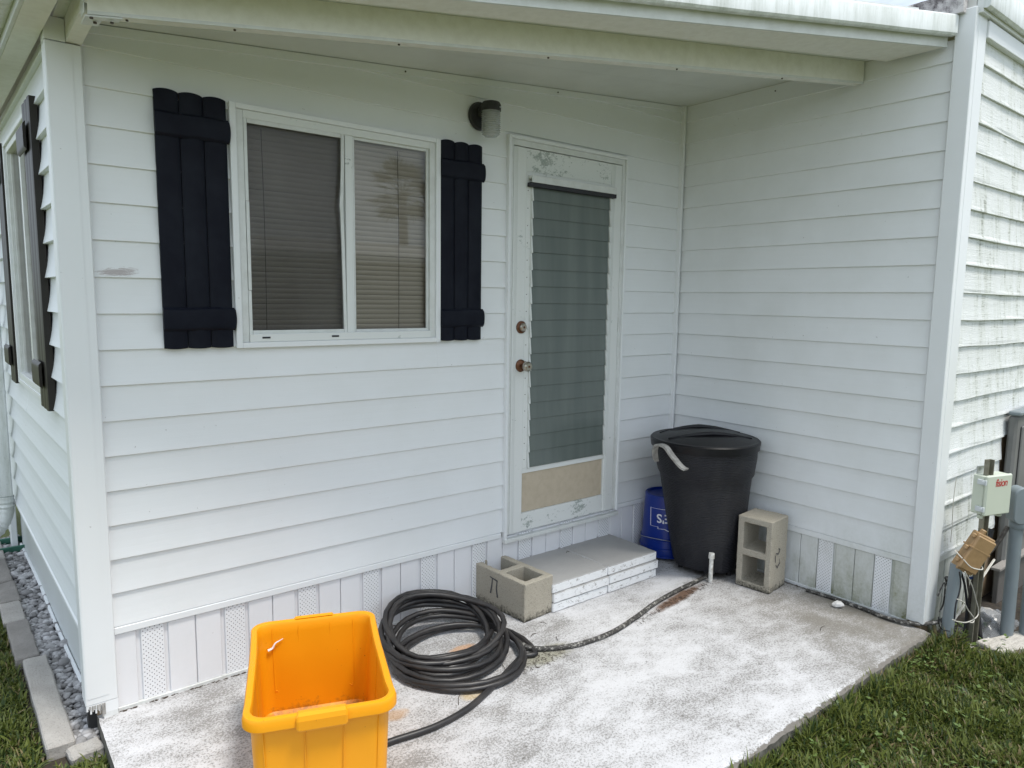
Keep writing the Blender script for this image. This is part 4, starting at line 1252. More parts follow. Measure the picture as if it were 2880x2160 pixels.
# ---------------------------------------------------------------- blue bucket, upside down
bk = thing('bucket', 'blue plastic bucket upside down in the corner behind the trash can', 'bucket', (3.835, -.160, .018))
HB = .375
rb = lambda z: .147-.020*(z/HB)
lathe('bucket_body', [(.147, .001), (.150, .004), (.150, .012), (.146, .014), (rb(.03)+.004, .03), (rb(.05)+.004, .05), (rb(.05)+.009, .052), (rb(.058)+.009, .058), (rb(.06)+.003, .061), (rb(.098)+.003, .098), (rb(.10)+.008, .10), (rb(.106)+.008, .106), (rb(.108), .109), (rb(.25), .25), (rb(HB-.004), HB-.004), (rb(HB)-.004, HB), (rb(HB)-.012, HB), (rb(HB)-.014, HB-.012), (.01, HB-.012)], M['blue'], bk, seg=56)
def wrap(name, me_or_pts, parent, mat, ang0, zc, closed=None):
    pass
tcu = bpy.data.curves.new('print_text', 'FONT'); tcu.body = "LOWE'S"; tcu.size = .074; tcu.align_x = 'CENTER'; tcu.align_y = 'CENTER'; tcu.resolution_u = 3; tcu.offset = .0012
tob = bpy.data.objects.new('tmp', tcu); COL.objects.link(tob)
bpy.context.view_layer.update()
tme = bpy.data.meshes.new_from_object(tob.evaluated_get(bpy.context.evaluated_depsgraph_get())); bpy.data.objects.remove(tob)
def wrap_mesh(me, ang0, zc, flip, off=.0008, sub=0):
    bm = bmesh.new(); bm.from_mesh(me)
    if sub: bmesh.ops.subdivide_edges(bm, edges=bm.edges, cuts=sub)
    for v in bm.verts:
        x, y = v.co.x, v.co.y
        if flip: x, y = -x, -y
        z = zc+y; rr = rb(z)+off; a = ang0+x/rr
        v.co = Vector((rr*math.cos(a), rr*math.sin(a), z))
    return bm
ANG = R(258)
for v in tme.vertices: v.co.x += .017
o = from_bm('print', wrap_mesh(tme, ANG, .245, True), M['print'], bk)
bm = bmesh.new()
logo = [(-.19, -.055), (-.19, .055), (-.14, .055), (-.14, .066), (-.10, .066), (0, .115), (.10, .066), (.14, .066), (.14, .055), (.19, .055), (.19, -.055)]
n_ = len(logo)
def dens(P_, st=.012):
    out = []
    for i in range(len(P_)):
        a_, b_ = Vector((*P_[i], 0)), Vector((*P_[(i+1) % len(P_)], 0)); k_ = max(1, int((b_-a_).length/st))
        out += [a_.lerp(b_, q/k_) for q in range(k_)]
    return out
ring = dens(logo); cen = Vector((0, 0, 0)); inn = [p_*(1-.0035/max(p_.length, .01)) - Vector((0, 0, 0)) for p_ in ring]
A = [bm.verts.new(p_) for p_ in ring]; B = [bm.verts.new(p_-p_.normalized()*.0045) for p_ in ring]
for i in range(len(A)): bm.faces.new((A[i], A[(i+1) % len(A)], B[(i+1) % len(A)], B[i]))
tmp = bpy.data.meshes.new('t'); bm.to_mesh(tmp); bm.free()
from_bm('print', wrap_mesh(tmp, ANG, .245, True), M['print'], bk)
lathe('bucket_rest', [(.10, -.017), (.10, .0)], M['dark'], bk, seg=16)
hp = [(.152*math.cos(a), .152*math.sin(a), .075+.045*math.cos(a-R(200))) for a in [R(110+i*9) for i in range(21)]]
tube('bail_handle', hp, .0022, M['alum_bare'], bk, 6)

# ---------------------------------------------------------------- pipe stub, stone
pp = thing('pipe_stub', 'capped white PVC pipe stub rising from the patio before the trash can', 'pipe', (3.69, -.605, 0))
lathe('pipe', [(.0115, -.02), (.0115, .145)], M['pvc'], pp, seg=20)
lathe('cap', [(.0165, .138), (.0165, .165), (.0145, .170), (.005, .171)], M['pvc'], pp, seg=20)
def stone(name, loc, s, mat, label, cat, seed=0):
    bm = bmesh.new(); bmesh.ops.create_icosphere(bm, subdivisions=2, radius=1)
    for v in bm.verts:
        n__ = mnoise.noise(v.co*1.3+Vector((seed*3.1, 0, 0)))
        v.co = Vector((v.co.x*s[0], v.co.y*s[1], v.co.z*s[2]))*(1+.35*n__)
    zmin = min(v.co.z for v in bm.verts)
    for v in bm.verts: v.co.z -= zmin
    o = from_bm(name, bm, mat, None, smooth=False, label=label, category=cat); o.location = loc; o.rotation_euler = (0, 0, seed); return o
stone('stone', (3.945, -1.20, .001), (.028, .022, .016), M['stone'], 'small white stone on the patio at the foot of the return wall', 'stone', 2)
stone('stone', (.742, -.235, -.085), (.035, .02, .012), M['stone'], 'flat pale stone in the grass beside the patio corner', 'stone', 5)

# ---------------------------------------------------------------- yellow bin
BC = (1.353, -.720); BA = R(-20.8)
yb = thing('recycling_bin', 'empty yellow plastic recycling bin open on the patio', 'bin', (*BC, 0), BA)
def rrect(hw, hd, rad, z, n=7):
    out = []
    for (cx_, cy_, a0) in ((hw-rad, hd-rad, 0), (-hw+rad, hd-rad, 90), (-hw+rad, -hd+rad, 180), (hw-rad, -hd+rad, 270)):
        for k in range(n+1):
            a = R(a0+90*k/n); out.append([cx_+rad*math.cos(a), cy_+rad*math.sin(a), z])
    # densify straight runs
    res_ = []
    for i in range(len(out)):
        a_, b_ = Vector(out[i]), Vector(out[(i+1) % len(out)]); m_ = 12 if (b_-a_).length > .1 else 1
        res_ += [a_.lerp(b_, q/m_) for q in range(m_)]
    return res_
def bin_body():
    bm = bmesh.new(); T = .0035
    HW, HD, H = .2225, .325, .36
    lv = []   # (hw, hd, rad, z, rimflag)
    bw_, bd_ = .188, .298
    def wall(z, inset=0): t_ = z/H; return (bw_+(HW-.020-bw_)*t_-inset, bd_+(HD-.020-bd_)*t_-inset, .045+.008*t_-inset*.5, z)
    seq = [wall(0.0, .012), wall(.006), wall(.12), wall(.24), wall(.315), (HW-.019, HD-.019, .052, .3195), (HW-.004, HD-.004, .058, .3195), (HW, HD, .06, .324), (HW, HD, .06, .350),
           (HW-.004, HD-.004, .058, .3575), (HW-.012, HD-.012, .052, .36), (HW-.022, HD-.022, .048, .357), (HW-.0265, HD-.0265, .046, .348), wall(.315, T), wall(.24, T), wall(.12, T), wall(.016, T), wall(.006, .014)]
    seq[-1] = (seq[-1][0], seq[-1][1], seq[-1][2], .0062)
    rings = []
    for j, (hw, hd, rad, z) in enumerate(seq):
        pts_ = rrect(hw, hd, rad, z); ring = []
        for p_ in pts_:
            if 5 <= j <= 12 and abs(p_.x) > hw-.002 and abs(p_.y) < hd-.06:
                s = math.sin(p_.y*22); p_.z -= .004*(s > .2); p_.x -= math.copysign(.005, p_.x)*(1-(p_.y/(hd))**2)
            # outer panel relief
            if 1 <= j <= 4 or 13 <= j <= 16:
                if abs(abs(p_.y)-hd) < .002 and .03 < abs(p_.x) < .13 and j not in (1, 4, 13, 16): p_.y -= math.copysign(.004, p_.y)
                if abs(abs(p_.x)-hw) < .002 and .05 < abs(p_.y) < .20 and j not in (1, 4, 13, 16): p_.x -= math.copysign(.004, p_.x)
            ring.append(bm.verts.new(p_))
        rings.append(ring)
    m_ = len(rings[0])
    for A, B in zip(rings, rings[1:]):
        for k in range(m_): bm.faces.new((A[k], A[(k+1) % m_], B[(k+1) % m_], B[k]))
    bm.faces.new(rings[0][::-1]); bm.faces.new(rings[-1])
    return from_bm('bin_body', bm, M['yellow'], yb, smooth=True)
bin_body()
def bin_handle(s):
    bm = bmesh.new()
    y0_ = s*.3255
    prof_ = [(0, .318), (.008, .312), (.011, .318), (.012, .346), (.008, .3595), (-.004, .3645), (-.020, .3625), (-.020, .3605), (-.002, .3605), (0, .35)]
    n__ = len(prof_); rows_ = []
    for x in (-.072, -.066, .066, .072):
        k_ = .75 if abs(x) > .07 else 1
        rows_.append([bm.verts.new((x, y0_+s*o_*k_, .338+(z_-.338)*k_)) for (o_, z_) in prof_])
    for A, B in zip(rows_, rows_[1:]):
        for k in range(n__): bm.faces.new((A[k], A[(k+1) % n__], B[(k+1) % n__], B[k]))
    bm.faces.new(rows_[0][::-1]); bm.faces.new(rows_[-1])
    return from_bm('bin_handle', bm, M['yellow'], yb)
bin_handle(-1); bin_handle(1)
# moulded ribs inside the back wall
def inner_y(z): return .298+(.305-.298)*z/.36-.0037
def ribpath(x0, x1, zt, zb_):
    return [(x0, inner_y(zt), zt), (x0+.006*(1 if x1 > x0 else -1), inner_y(zb_+.03), zb_+.03), (x0+.012*(1 if x1 > x0 else -1), inner_y(zb_+.01), zb_+.012), (x0+.03*(1 if x1 > x0 else -1), inner_y(zb_), zb_),
            (x1-.02*(1 if x1 > x0 else -1), inner_y(zb_), zb_), (x1, inner_y(zb_+.01), zb_+.012), (x1, inner_y(zt), zt)]
for (x0_, x1_) in ((-.150, -.058), (.055, .140)):
    tube('moulded_rib', ribpath(x0_, x1_, .345, .085), .0022, M['yellow'], yb, 6, 4)
for s in (-1, 1):
    for y_ in (-.2, .02, .18):
        xx = lambda z: s*(.188+(.2025-.188)*z/.36-.0037)
        tube('moulded_rib', [(xx(.33), y_, .335), (xx(.18), y_+.004, .18), (xx(.05), y_+.01, .05)], .0022, M['yellow'], yb, 6, 4)
    # outside ribs on the front face
for x_ in (-.165, -.05, .062, .165):
    tube('moulded_rib', [(x_, -(.305-.0003), .318), (x_*.97, -(.3015), .18), (x_*.94, -(.2983), .01)], .0018, M['yellow'], yb, 6, 4)
# torn white scrap inside
tube('label_scrap', [(-.165, .285, .262), (-.150, .288, .268), (-.140, .290, .284), (-.125, .2915, .292), (-.112, .2925, .298)], lambda t: .0042*(1-t)+.001, M['print'], yb, 6, 4)
bm = bmesh.new()
for i in range(26):
    x = random.uniform(-.15, .15); y = random.uniform(.16, .285)
    bmesh.ops.create_icosphere(bm, subdivisions=1, radius=random.uniform(.0012, .004), matrix=Matrix.Translation((x, y, .0075)))
from_bm('dirt_crumbs', bm, M['debris'], yb, kind='stuff')

# ---------------------------------------------------------------- hoses
HR = .0122
def coil_path():
    pts = []
    turns = 10
    N = turns*26
    rs = np.random.RandomState(4)
    prm = []
    for t in range(turns+2):
        q = t/turns
        cx_ = 2.105+rs.uniform(-.035, .025); cy_ = (-.50, -.47, -.43, -.41, -.37, -.34, -.33, -.30, -.32, -.29, -.31, -.30, -.28, -.3)[t]+rs.uniform(-.03, .03)
        rx = (.30, .27, .285, .25, .29, .23, .285, .26, .285, .215, .27, .235, .26, .24)[t]+rs.uniform(-.006, .006)
        ry = (.315, .255, .30, .215, .285, .225, .262, .25, .20, .255, .215, .235, .185, .20)[t]+rs.uniform(-.008, .008)
        prm.append((cx_, cy_, rx, ry))
    for i in range(N+1):
        tt = i/26; k = int(tt); fr = tt-k
        s = fr*fr*(3-2*fr)
        p0_, p1_ = prm[k], prm[min(k+1, turns+1)]
        cx_, cy_, rx, ry = [p0_[j]*(1-s)+p1_[j]*s for j in range(4)]
        a = R(-38)+2*math.pi*tt
        al = .35*math.sin(tt*2.7+1)
        ex_, ey_ = rx*math.cos(a), ry*math.sin(a)
        wb = 1+.035*math.sin(a*2+tt*5)
        x = cx_+wb*(ex_*math.cos(al)-ey_*math.sin(al)*.5); y = cy_+wb*(ey_*math.cos(al)+ex_*math.sin(al)*.5)
        q = tt/turns
        back = .5+.5*math.sin(a)
        z = HR+q*.030+back*back*min(1, q*1.6)*.125
        y = min(y, -.02)
        pts.append(Vector((x, y, max(HR, z))))
    return pts
cp = coil_path()
# lift strands that would intersect an earlier one
grid = {}
seqp = [Vector(p) for p in [(1.20, -.80, HR), (1.44, -.80, HR), (1.575, -.805, HR), (1.74, -.825, HR), (1.90, -.805, HR), (2.06, -.745, HR), (2.20, -.68, HR), (2.32, -.62, HR)]]
path = catmull(seqp, 8)
path = path[:-1]+catmull([path[-2], path[-1], cp[0], cp[1]], 4)[4:8]+cp
base = []
kept = []
for i, p_ in enumerate(path):
    need = HR
    for (j, q) in kept:
        if i-j > 14:
            dd = math.hypot(q.x-p_.x, q.y-p_.y)
            if dd < 2*HR*.98: need = max(need, q.z+math.sqrt(max(0, (2*HR*.98)**2-dd*dd)))
    p_ = p_.copy(); p_.z = max(HR, p_.z, min(need, .20))
    kept.append((i, p_))
zz_ = [q.z for _, q in kept]
for _ in range(3): zz_ = [zz_[0]]+[max(HR, (zz_[i-1]+2*zz_[i]+zz_[i+1])/4) for i in range(1, len(zz_)-1)]+[zz_[-1]]
path = [Vector((q.x, q.y, z)) for (_, q), z in zip(kept, zz_)]
# loose strand rising out of the coil at the end
path += [Vector(v) for v in ((2.06, -.12, .125), (2.02, -.20, .10), (1.99, -.27, .05), (1.985, -.30, .015))] if False else []
hose = tube('garden_hose', path, HR, M['hose'], None, 10)
hose['label'] = 'thick black rubber hose coiled on the patio next to the yellow bin'; hose['category'] = 'hose'
h2 = [(2.36, -.53, .03), (2.395, -.60, .014), (2.50, -.665, .012), (2.62, -.700, .012), (2.80, -.705, .012), (3.0, -.668, .012), (3.2, -.618, .012), (3.42, -.585, .012), (3.58, -.572, .012), (3.70, -.560, .012), (3.80, -.545, .012)]
o = tube('old_hose', h2, .0115, M['oldhose'], None, 10, 8); o['label'] = 'old black hose with worn pale speckles lying across the patio towards the trash can'; o['category'] = 'hose'
h3 = [(4.00, -1.00, .010), (4.015, -1.15, .009), (4.012, -1.30, .010), (3.995, -1.42, .012), (4.02, -1.53, .018), (4.10, -1.605, .03), (4.175, -1.63, .062), (4.215, -1.622, .115), (4.235, -1.60, .17), (4.23, -1.585, .22)]
o = tube('drain_hose', h3, .0095, M['oldhose'], None, 10, 8); o['label'] = 'thin dirty hose hugging the foot of the return wall and its corner post'; o['category'] = 'hose'

# ---------------------------------------------------------------- utilities right of the post
def cyl(name, p0, p1, rad, mat, parent=None, seg=20, **pr): return tube(name, [p0, p1], rad, mat, parent, seg, **pr)
cd1 = cyl('conduit', (4.124, -1.640, -.12), (4.137, -1.655, .33), .0265, M['conduit'], label='blue grey conduit leaning by the post below the brown box', category='conduit')
ub = thing('utility_pipe', 'grey conduit with an oval elbow fitting right of the pale box', 'conduit', (4.44, -1.80, -.1))
cyl('pipe', (0, 0, 0), (-.002, .004, .60), .0285, M['conduit'], ub)
lathe('collar', [(.033, 0), (.036, .004), (.036, .03), (.033, .034)], M['conduit'], ub, seg=24, c=(0, 0, .585))
def lb():
    bm = bmesh.new(); HWd, HH, D = .036, .090, .058
    out = []
    for k in range(24):
        a = 2*math.pi*k/24; x = HWd*math.cos(a); z = (HH-HWd)*(1 if math.sin(a) >= 0 else -1)+HWd*math.sin(a); out.append((x, z))
    A = [bm.verts.new((x, -D/2, z)) for x, z in out]; B = [bm.verts.new((x, D/2, z)) for x, z in out]
    C_ = [bm.verts.new((x*.9, -D/2-.004, z*.95)) for x, z in out]
    for k in range(24):
        bm.faces.new((A[k], A[(k+1) % 24], B[(k+1) % 24], B[k])); bm.faces.new((C_[k], C_[(k+1) % 24], A[(k+1) % 24], A[k]))
    bm.faces.new(C_[::-1]); bm.faces.new(B)
    bmesh.ops.transform(bm, matrix=Matrix.Translation((-.022, 0, .705)) @ Matrix.Rotation(R(-42), 4, 'Z'), verts=bm.verts)
    return from_bm('elbow_fitting', bm, M['conduit'], ub, smooth=True)
lb()
lathe('outlet', [(.034, 0), (.036, .01), (.036, .06), (.033, .12)], M['conduit'], ub, seg=20, c=(.02, .05, .73), axis='x')
cyl('conduit', (4.515, -1.87, -.12), (4.52, -1.865, .62), .04, M['conduit'], label='wide grey conduit at the right edge of the photo', category='conduit')
# strut post
st_ = thing('strut_post', 'slotted metal strut carrying the pale green box', 'post', (4.235, -1.713, -.1), R(-20))
bm = bmesh.new(); box_bm(bm, (-.018, -.0025, 0), (.018, .0025, .935)); box_bm(bm, (-.018, -.020, 0), (-.0145, -.0026, .935)); box_bm(bm, (.0145, -.020, 0), (.018, -.0026, .935))
from_bm('channel', bm, M['steel'], st_)
# pale box: front-left-bottom (4.31,-1.72)
# scaled to strut depth
S0 = Vector((.472, -2.8423, 1.5482)); T0 = Vector((4.488, -1.640, .491)); kf = .925
Pb = S0+(T0-S0)*kf; hh = .21*kf; ww = .189*kf; dd_ = .052*kf
bx_ = thing('junction_box', 'pale green fiber box with red lettering and clear latches', 'utility box', tuple(Pb), -.305)
box('box_body', (0.004, .012, 0.004), (ww-.004, dd_+.02, hh-.004), M['box'], bx_, .004)
box('box_cover', (0, -.004, 0), (ww, .0115, hh), M['box'], bx_, .006)
for z_ in (.02, hh-.045):
    lt = empty('latch'); lt.parent = bx_
    box('latch_clip', (-.006, -.002, z_), (.0035, .040, z_+.024), M['clear'], lt, .0015)
    box('latch_tab', (-.009, .004, z_+.006), (-.0062, .018, z_+.018), M['clear'], lt, .001)
for x_ in (.025, ww-.03):
    lathe('cable_port', [(.015, 0), (.015, -.014), (.012, -.018)], M['box'], bx_, seg=20, c=(x_, .03, 0))
lathe('bracket_bolt', [(.010, 0), (.010, .012), (.006, .016)], M['alum_bare'], bx_, seg=14, c=(.035, .06, hh+.018), axis='y')
box('bracket', (.015, .060, hh-.02), (.06, .064, hh+.034), M['alum_bare'], bx_, .001)
fc = bpy.data.curves.new('t', 'FONT'); fc.body = 'fision'; fc.size = .052; fc.extrude = .0003; fc.align_x = 'CENTER'; fc.shear = .15; fc.space_character = .92; fc.offset = .0006
fo = bpy.data.objects.new('tmp', fc); COL.objects.link(fo); bpy.context.view_layer.update()
fme = bpy.data.meshes.new_from_object(fo.evaluated_get(bpy.context.evaluated_depsgraph_get())); bpy.data.objects.remove(fo)
fl = link('lettering', fme, None, bx_); fme.materials.clear(); fme.materials.append(M['red']); fl.location = (ww*.56, -.0046, hh*.72); fl.rotation_euler = (R(90), 0, 0); fl.scale.x = .82
# brown box, tilted
bb = thing('cable_box', 'tilted brown plastic cable box strapped on top of the leaning conduit', 'utility box', (4.150, -1.672, .30), 0)
bb.rotation_euler = (R(4), R(27), R(-38))
box('box_body', (-.045, -.022, .00), (.045, .030, .20), M['tan'], bb, .005)
box('box_cover', (-.048, -.036, .012), (.048, -.0225, .19), M['tan'], bb, .006)
box('rib', (-.050, -.0365, .12), (.050, .031, .128), M['tan'], bb, .001)
for z_ in (.03, .10, .165):
    box('hinge_lug', (-.060, -.018, z_), (-.0455, .004, z_+.022), M['tan'], bb, .004)
lathe('knob', [(.014, 0), (.014, .016), (.010, .02)], M['tan'], bb, seg=14, c=(-.02, -.0, .20))
tube('zip_tie', catmull([(-.052, -.040, .055), (0, -.043, .040), (.052, -.040, .055), (.056, 0, .07), (.05, .034, .075), (-.05, .034, .07), (-.056, 0, .062)], 5, True), .0028, M['wire'], bb, 6)
def wirething(nm, pts, rad, mat, label, cat, seg=8, n=8):
    o = tube(nm, pts, rad, mat, None, seg, n); o['label'] = label; o['category'] = cat; return o
def onY(u_, v_, y_=-1.69):
    x = (u_-1440)/1973.4; yv = (v_-1080)/1973.4
    dv = f+x*r2-yv*u2; t_ = (y_-CP.y)/dv.y; return CP+dv*t_
cb = lambda L_, y_: [tuple(onY(a_, b_, y_)) for a_, b_ in L_]
pw = lambda L_: cb(L_, -1.70)
wirething('cable', [(4.345, -1.722, .478), (4.318, -1.715, .40), (4.285, -1.712, .32), (4.268, -1.712, .24), (4.268, -1.715, .10), (4.29, -1.72, .02), (4.32, -1.73, -.10)], .014, M['blackcable'], 'thick black cable dropping from the pale box into the ground', 'cable')
wirething('cable', [(4.425, -1.765, .485), (4.375, -1.74, .40), (4.315, -1.70, .31), (4.28, -1.685, .20), (4.272, -1.682, .05), (4.27, -1.68, -.10)], .010, M['browncable'], 'speckled brown cable running down from the elbow fitting', 'cable')
wirething('cable', cb([(2714, 1608), (2735, 1650), (2746, 1690), (2752, 1715), (2747, 1735), (2720, 1750), (2692, 1748), (2679, 1742)], -1.735), .0026, M['wire'], 'thin white wire looping below the brown box', 'wire', 6)
wirething('cable', cb([(2692, 1685), (2711, 1695), (2722, 1715), (2739, 1738), (2737, 1750), (2729, 1751)], -1.74), .0026, M['wire'], 'short white wire hooked over the looping one', 'wire', 6)
wirething('cable', cb([(2698, 1608), (2702, 1640), (2697, 1670), (2688, 1700), (2684, 1740)], -1.70), .0035, M['blackcable'], 'thin black wire hanging behind the leaning conduit', 'wire', 6)
wirething('cable', cb([(2640, 1735), (2641, 1755), (2650, 1770), (2670, 1775)], -1.685), .0028, M['blackcable'], 'black tie wire around the foot of the leaning conduit', 'wire', 6)
wirething('cable', [(4.235, -1.588, .72), (4.232, -1.586, .60), (4.238, -1.588, .48), (4.225, -1.592, .40)], .0018, M['wire'], 'thin pale wire hanging down the weathered siding', 'wire', 5)
tp = thing('tape_flag', 'scrap of blue tape tied around the black cable', 'tape', (4.268, -1.715, .245), R(-40))
bm = bmesh.new(); lathe_bm(bm, [(.0165, -.010), (.0172, 0), (.0165, .010)], 16); from_bm('wrap', bm, M['tape'], tp)
bm = bmesh.new(); tube_bm(bm, catmull([(-.016, -.002, 0), (-.035, -.006, .006), (-.05, -.004, .002)], 4), .007, 6); from_bm('tail', bm, M['tape'], tp)
wirething('cable', [(4.16, -1.66, .31), (4.19, -1.68, .22), (4.215, -1.69, .10), (4.205, -1.69, -.02), (4.18, -1.68, -.09)], .0055, M['blackcable'], 'black cable running down between the leaning conduit and the strut', 'cable')
wirething('cable', [(4.30, -1.66, .34), (4.35, -1.64, .20), (4.40, -1.65, .05), (4.37, -1.66, -.09)], .006, M['browncable'], 'brown cable sagging in front of the dark cement panel', 'cable')
wirething('cable', [(4.10, -1.60, .16), (4.13, -1.61, .22), (4.17, -1.605, .19), (4.18, -1.60, .10), (4.14, -1.60, .07)], .0035, M['oldhose'], 'small loop of dirty wire behind the corner post foot', 'wire', 6)
# grey cabinet
gc = thing('electric_cabinet', 'tall weathered grey cabinet against the old siding at the right edge', 'cabinet', (4.945, -1.60, -.1))
box('cabinet_body', (0, -.02, 0), (.62, .025, 1.06), M['cabinet'], gc, .012)
box('cabinet_door', (.06, -.032, .35), (.58, -.0205, 1.00), M['cabinet'], gc, .006)
box('cabinet_cap', (-.005, -.035, 1.0605), (.625, .025, 1.085), M['conduit'], gc, .006)
# dark crawl-space opening parts
cbd = box('cement_panel', (4.86, -1.63, -.1), (5.7, -1.605, .13), M['cement'], None, .003); cbd['label'] = 'dark cement panel leaning behind the conduits'; cbd['category'] = 'panel'
tb = box('timber_offcut', (4.78, -1.655, .135), (5.4, -1.61, .150), M['brick_dark'], None, .002); tb['label'] = 'flaking white timber offcut on the dark cement panel'; tb['category'] = 'board'
lt_ = tube('lattice_stick', [(4.34, -1.60, -.03), (4.86, -1.60, .17)], .006, M['wire'], None, 5); lt_['label'] = 'thin white stick leaning across the skirting'; lt_['category'] = 'stick'
# slab and stone by the grass
sl = bmesh.new(); box_bm(sl, (0, 0, 0), (.52, .12, .045), .006)
bmesh.ops.subdivide_edges(sl, edges=[e for e in sl.edges if e.calc_length() > .1], cuts=10, use_grid_fill=True)
for v in sl.verts:
    v.co += Vector((mnoise.noise(v.co*30), mnoise.noise(v.co*30+Vector((5, 0, 0))), mnoise.noise(v.co*50)))*.009
    v.co.z = max(0, v.co.z)
M['aggregate'] = concrete('aggregate_slab', (.55, .52, .47), (.38, .36, .33), 0, .95)
slab = from_bm('edging_slab', sl, M['aggregate'], None, label='pebble faced concrete slab in the grass below the conduits', category='slab')
slab.location = (4.20, -1.85, -.098); slab.rotation_euler = (0, R(-1), R(-18))
# crumpled clear film
bm = bmesh.new(); N = 22; g = []
for j in range(N+1):
    row = []
    for i in range(N+1):
        x = 4.30+.42*i/N; y = -1.80+.20*j/N
        z = -.085+.10*(math.sin(math.pi*i/N)**.6)*(math.sin(math.pi*j/N)**.6)*(.7+.7*mnoise.noise(Vector((x*9, y*9, 0))))+.02*mnoise.noise(Vector((x*40, y*40, 2)))
        row.append(bm.verts.new((x, y, z)))
    g.append(row)
for j in range(N):
    for i in range(N): bm.faces.new((g[j][i], g[j][i+1], g[j+1][i+1], g[j+1][i]))
from_bm('plastic_sheet', bm, M['film'], None, smooth=True, label='crumpled clear plastic sheet around the conduit bases', category='plastic sheet')
for i, (x, y, s) in enumerate(((4.50, -1.64, .05), (4.36, -1.67, .04), (4.62, -1.66, .06), (4.19, -1.73, .025), (4.22, -1.68, .02))):
    stone('rock', (x, y, -.09), (s, s*.8, s*.6), M['brick'], ['large rough rock behind the plastic sheet', 'grey rock beside the black cable foot', 'biggest rock at the cement panel foot', 'small rock next to the leaning conduit', 'tiny rock between strut and conduit'][i], 'rock', i+3)

# ---------------------------------------------------------------- edging bricks on the left
def edging(y0, y1, x_off, mat, label, zt=-.030, w_=.088, wob=.004):
    bm = bmesh.new(); Lg = y1-y0
    box_bm(bm, (0, 0, 0), (w_, Lg, .075), .005)
    bmesh.ops.subdivide_edges(bm, edges=[e for e in bm.edges if e.calc_length() > .06], cuts=7, use_grid_fill=True)
    for v in bm.verts: v.co += Vector((mnoise.noise(v.co*22+Vector((y0*9, 0, 0))), mnoise.noise(v.co*22+Vector((0, y0*9, 5))), mnoise.noise(v.co*22+Vector((3, 0, y0*9)))))*wob
    zmin = min(v.co.z for v in bm.verts)
    for v in bm.verts: v.co.z -= zmin
    o = from_bm('edging_stone', bm, mat, None, label=label, category='edging stone', group='concrete edging stones left of the gravel strip')
    xm = lambda y: .600-.034*(y-.7)
    o.location = (xm(y0)+x_off-.006, y0, zt-.075); o.rotation_euler = (0, 0, R(1.9+random.uniform(-.8, .8))); return o
edging(-.065, .715, .014, M['brick'], 'long pale edging stone nearest the camera left of the gravel')
edging(.73, 1.17, .0, M['brick_dark'], 'second edging stone from the camera, blotched with black')
edging(1.18, 1.45, -.004, M['brick'], 'short edging stone between two darker ones')
edging(1.46, 1.77, .004, M['brick_dark'], 'fourth edging stone, dark and narrow')
edging(1.78, 2.20, 0, M['brick_dark'], 'fifth edging stone before the splash block')
edging(2.21, 2.62, .004, M['brick'], 'farthest edging stone beside the green splash block')
bm = bmesh.new(); box_bm(bm, (0, 0, 0), (.105, .085, .06), .006)
bmesh.ops.subdivide_edges(bm, edges=bm.edges, cuts=4, use_grid_fill=True)
for v in bm.verts: v.co += Vector((mnoise.noise(v.co*30), mnoise.noise(v.co*30+Vector((5, 0, 0))), mnoise.noise(v.co*30+Vector((0, 5, 0)))))*.005
cbk = from_bm('edging_stone', bm, M['brick'], None, label='short broken edging stone between gravel and patio corner', category='edging stone', group='concrete edging stones left of the gravel strip')
cbk.location = (.700, -.150, -.105); cbk.rotation_euler = (0, 0, R(8))

# ---------------------------------------------------------------- gravel
def gravel():
    ico = bmesh.new(); bmesh.ops.create_icosphere(ico, subdivisions=2, radius=1)
    ico.verts.ensure_lookup_table(); V0 = np.array([v.co[:] for v in ico.verts]); F0 = np.array([[v.index for v in f_.verts] for f_ in ico.faces]); ico.free()
    VV, FF = [], []; n = 0
    k = 0
    while k < 2600:
        y = RNG.uniform(-.06, 2.75); 
        if y > 1.4 and RNG.random() < .25: continue
        x = RNG.uniform(.680-.034*(y), .822-.034*y) if y > .0 else RNG.uniform(.69, .80)
        layer = k/2600
        s = RNG.uniform(.0075, .017)*(1 if RNG.random() > .06 else 1.6)
        sc3_ = s*np.array([RNG.uniform(.9, 1.35), RNG.uniform(.7, 1.0), RNG.uniform(.45, .75)])
        a = RNG.uniform(0, 6.28); b_ = RNG.uniform(-.4, .4)
        W = V0*sc3_
        ph = RNG.uniform(0, 9, 3)
        W = W*(1+.12*np.sin(V0@np.array([2.1, 1.3, .7])+ph[0])+.08*np.sin(V0@np.array([-1.1, 2.3, 1.7])*1.6+ph[1]))[:, None]
        Rm = np.array([[math.cos(a), -math.sin(a), 0], [math.sin(a), math.cos(a), 0], [0, 0, 1]]) @ np.array([[1, 0, 0], [0, math.cos(b_), -math.sin(b_)], [0, math.sin(b_), math.cos(b_)]])
        z = -.086+layer*.030+s*.4
        W = W@Rm.T+np.array([x, y, z])
        VV.append(W); FF.append(F0+n); n += len(V0); k += 1
    V = np.concatenate(VV); F = np.concatenate(FF)
    me = bpy.data.meshes.new('gravel'); me.vertices.add(len(V)); me.vertices.foreach_set('co', V.ravel())
    me.loops.add(F.size); me.loops.foreach_set('vertex_index', F.ravel()); me.polygons.add(len(F))
    me.polygons.foreach_set('loop_start', np.arange(0, F.size, 3)); me.polygons.foreach_set('loop_total', np.full(len(F), 3))
    me.update(calc_edges=True); me.shade_smooth()
    link('gravel', me, M['pebble'], kind='stuff')
gravel()

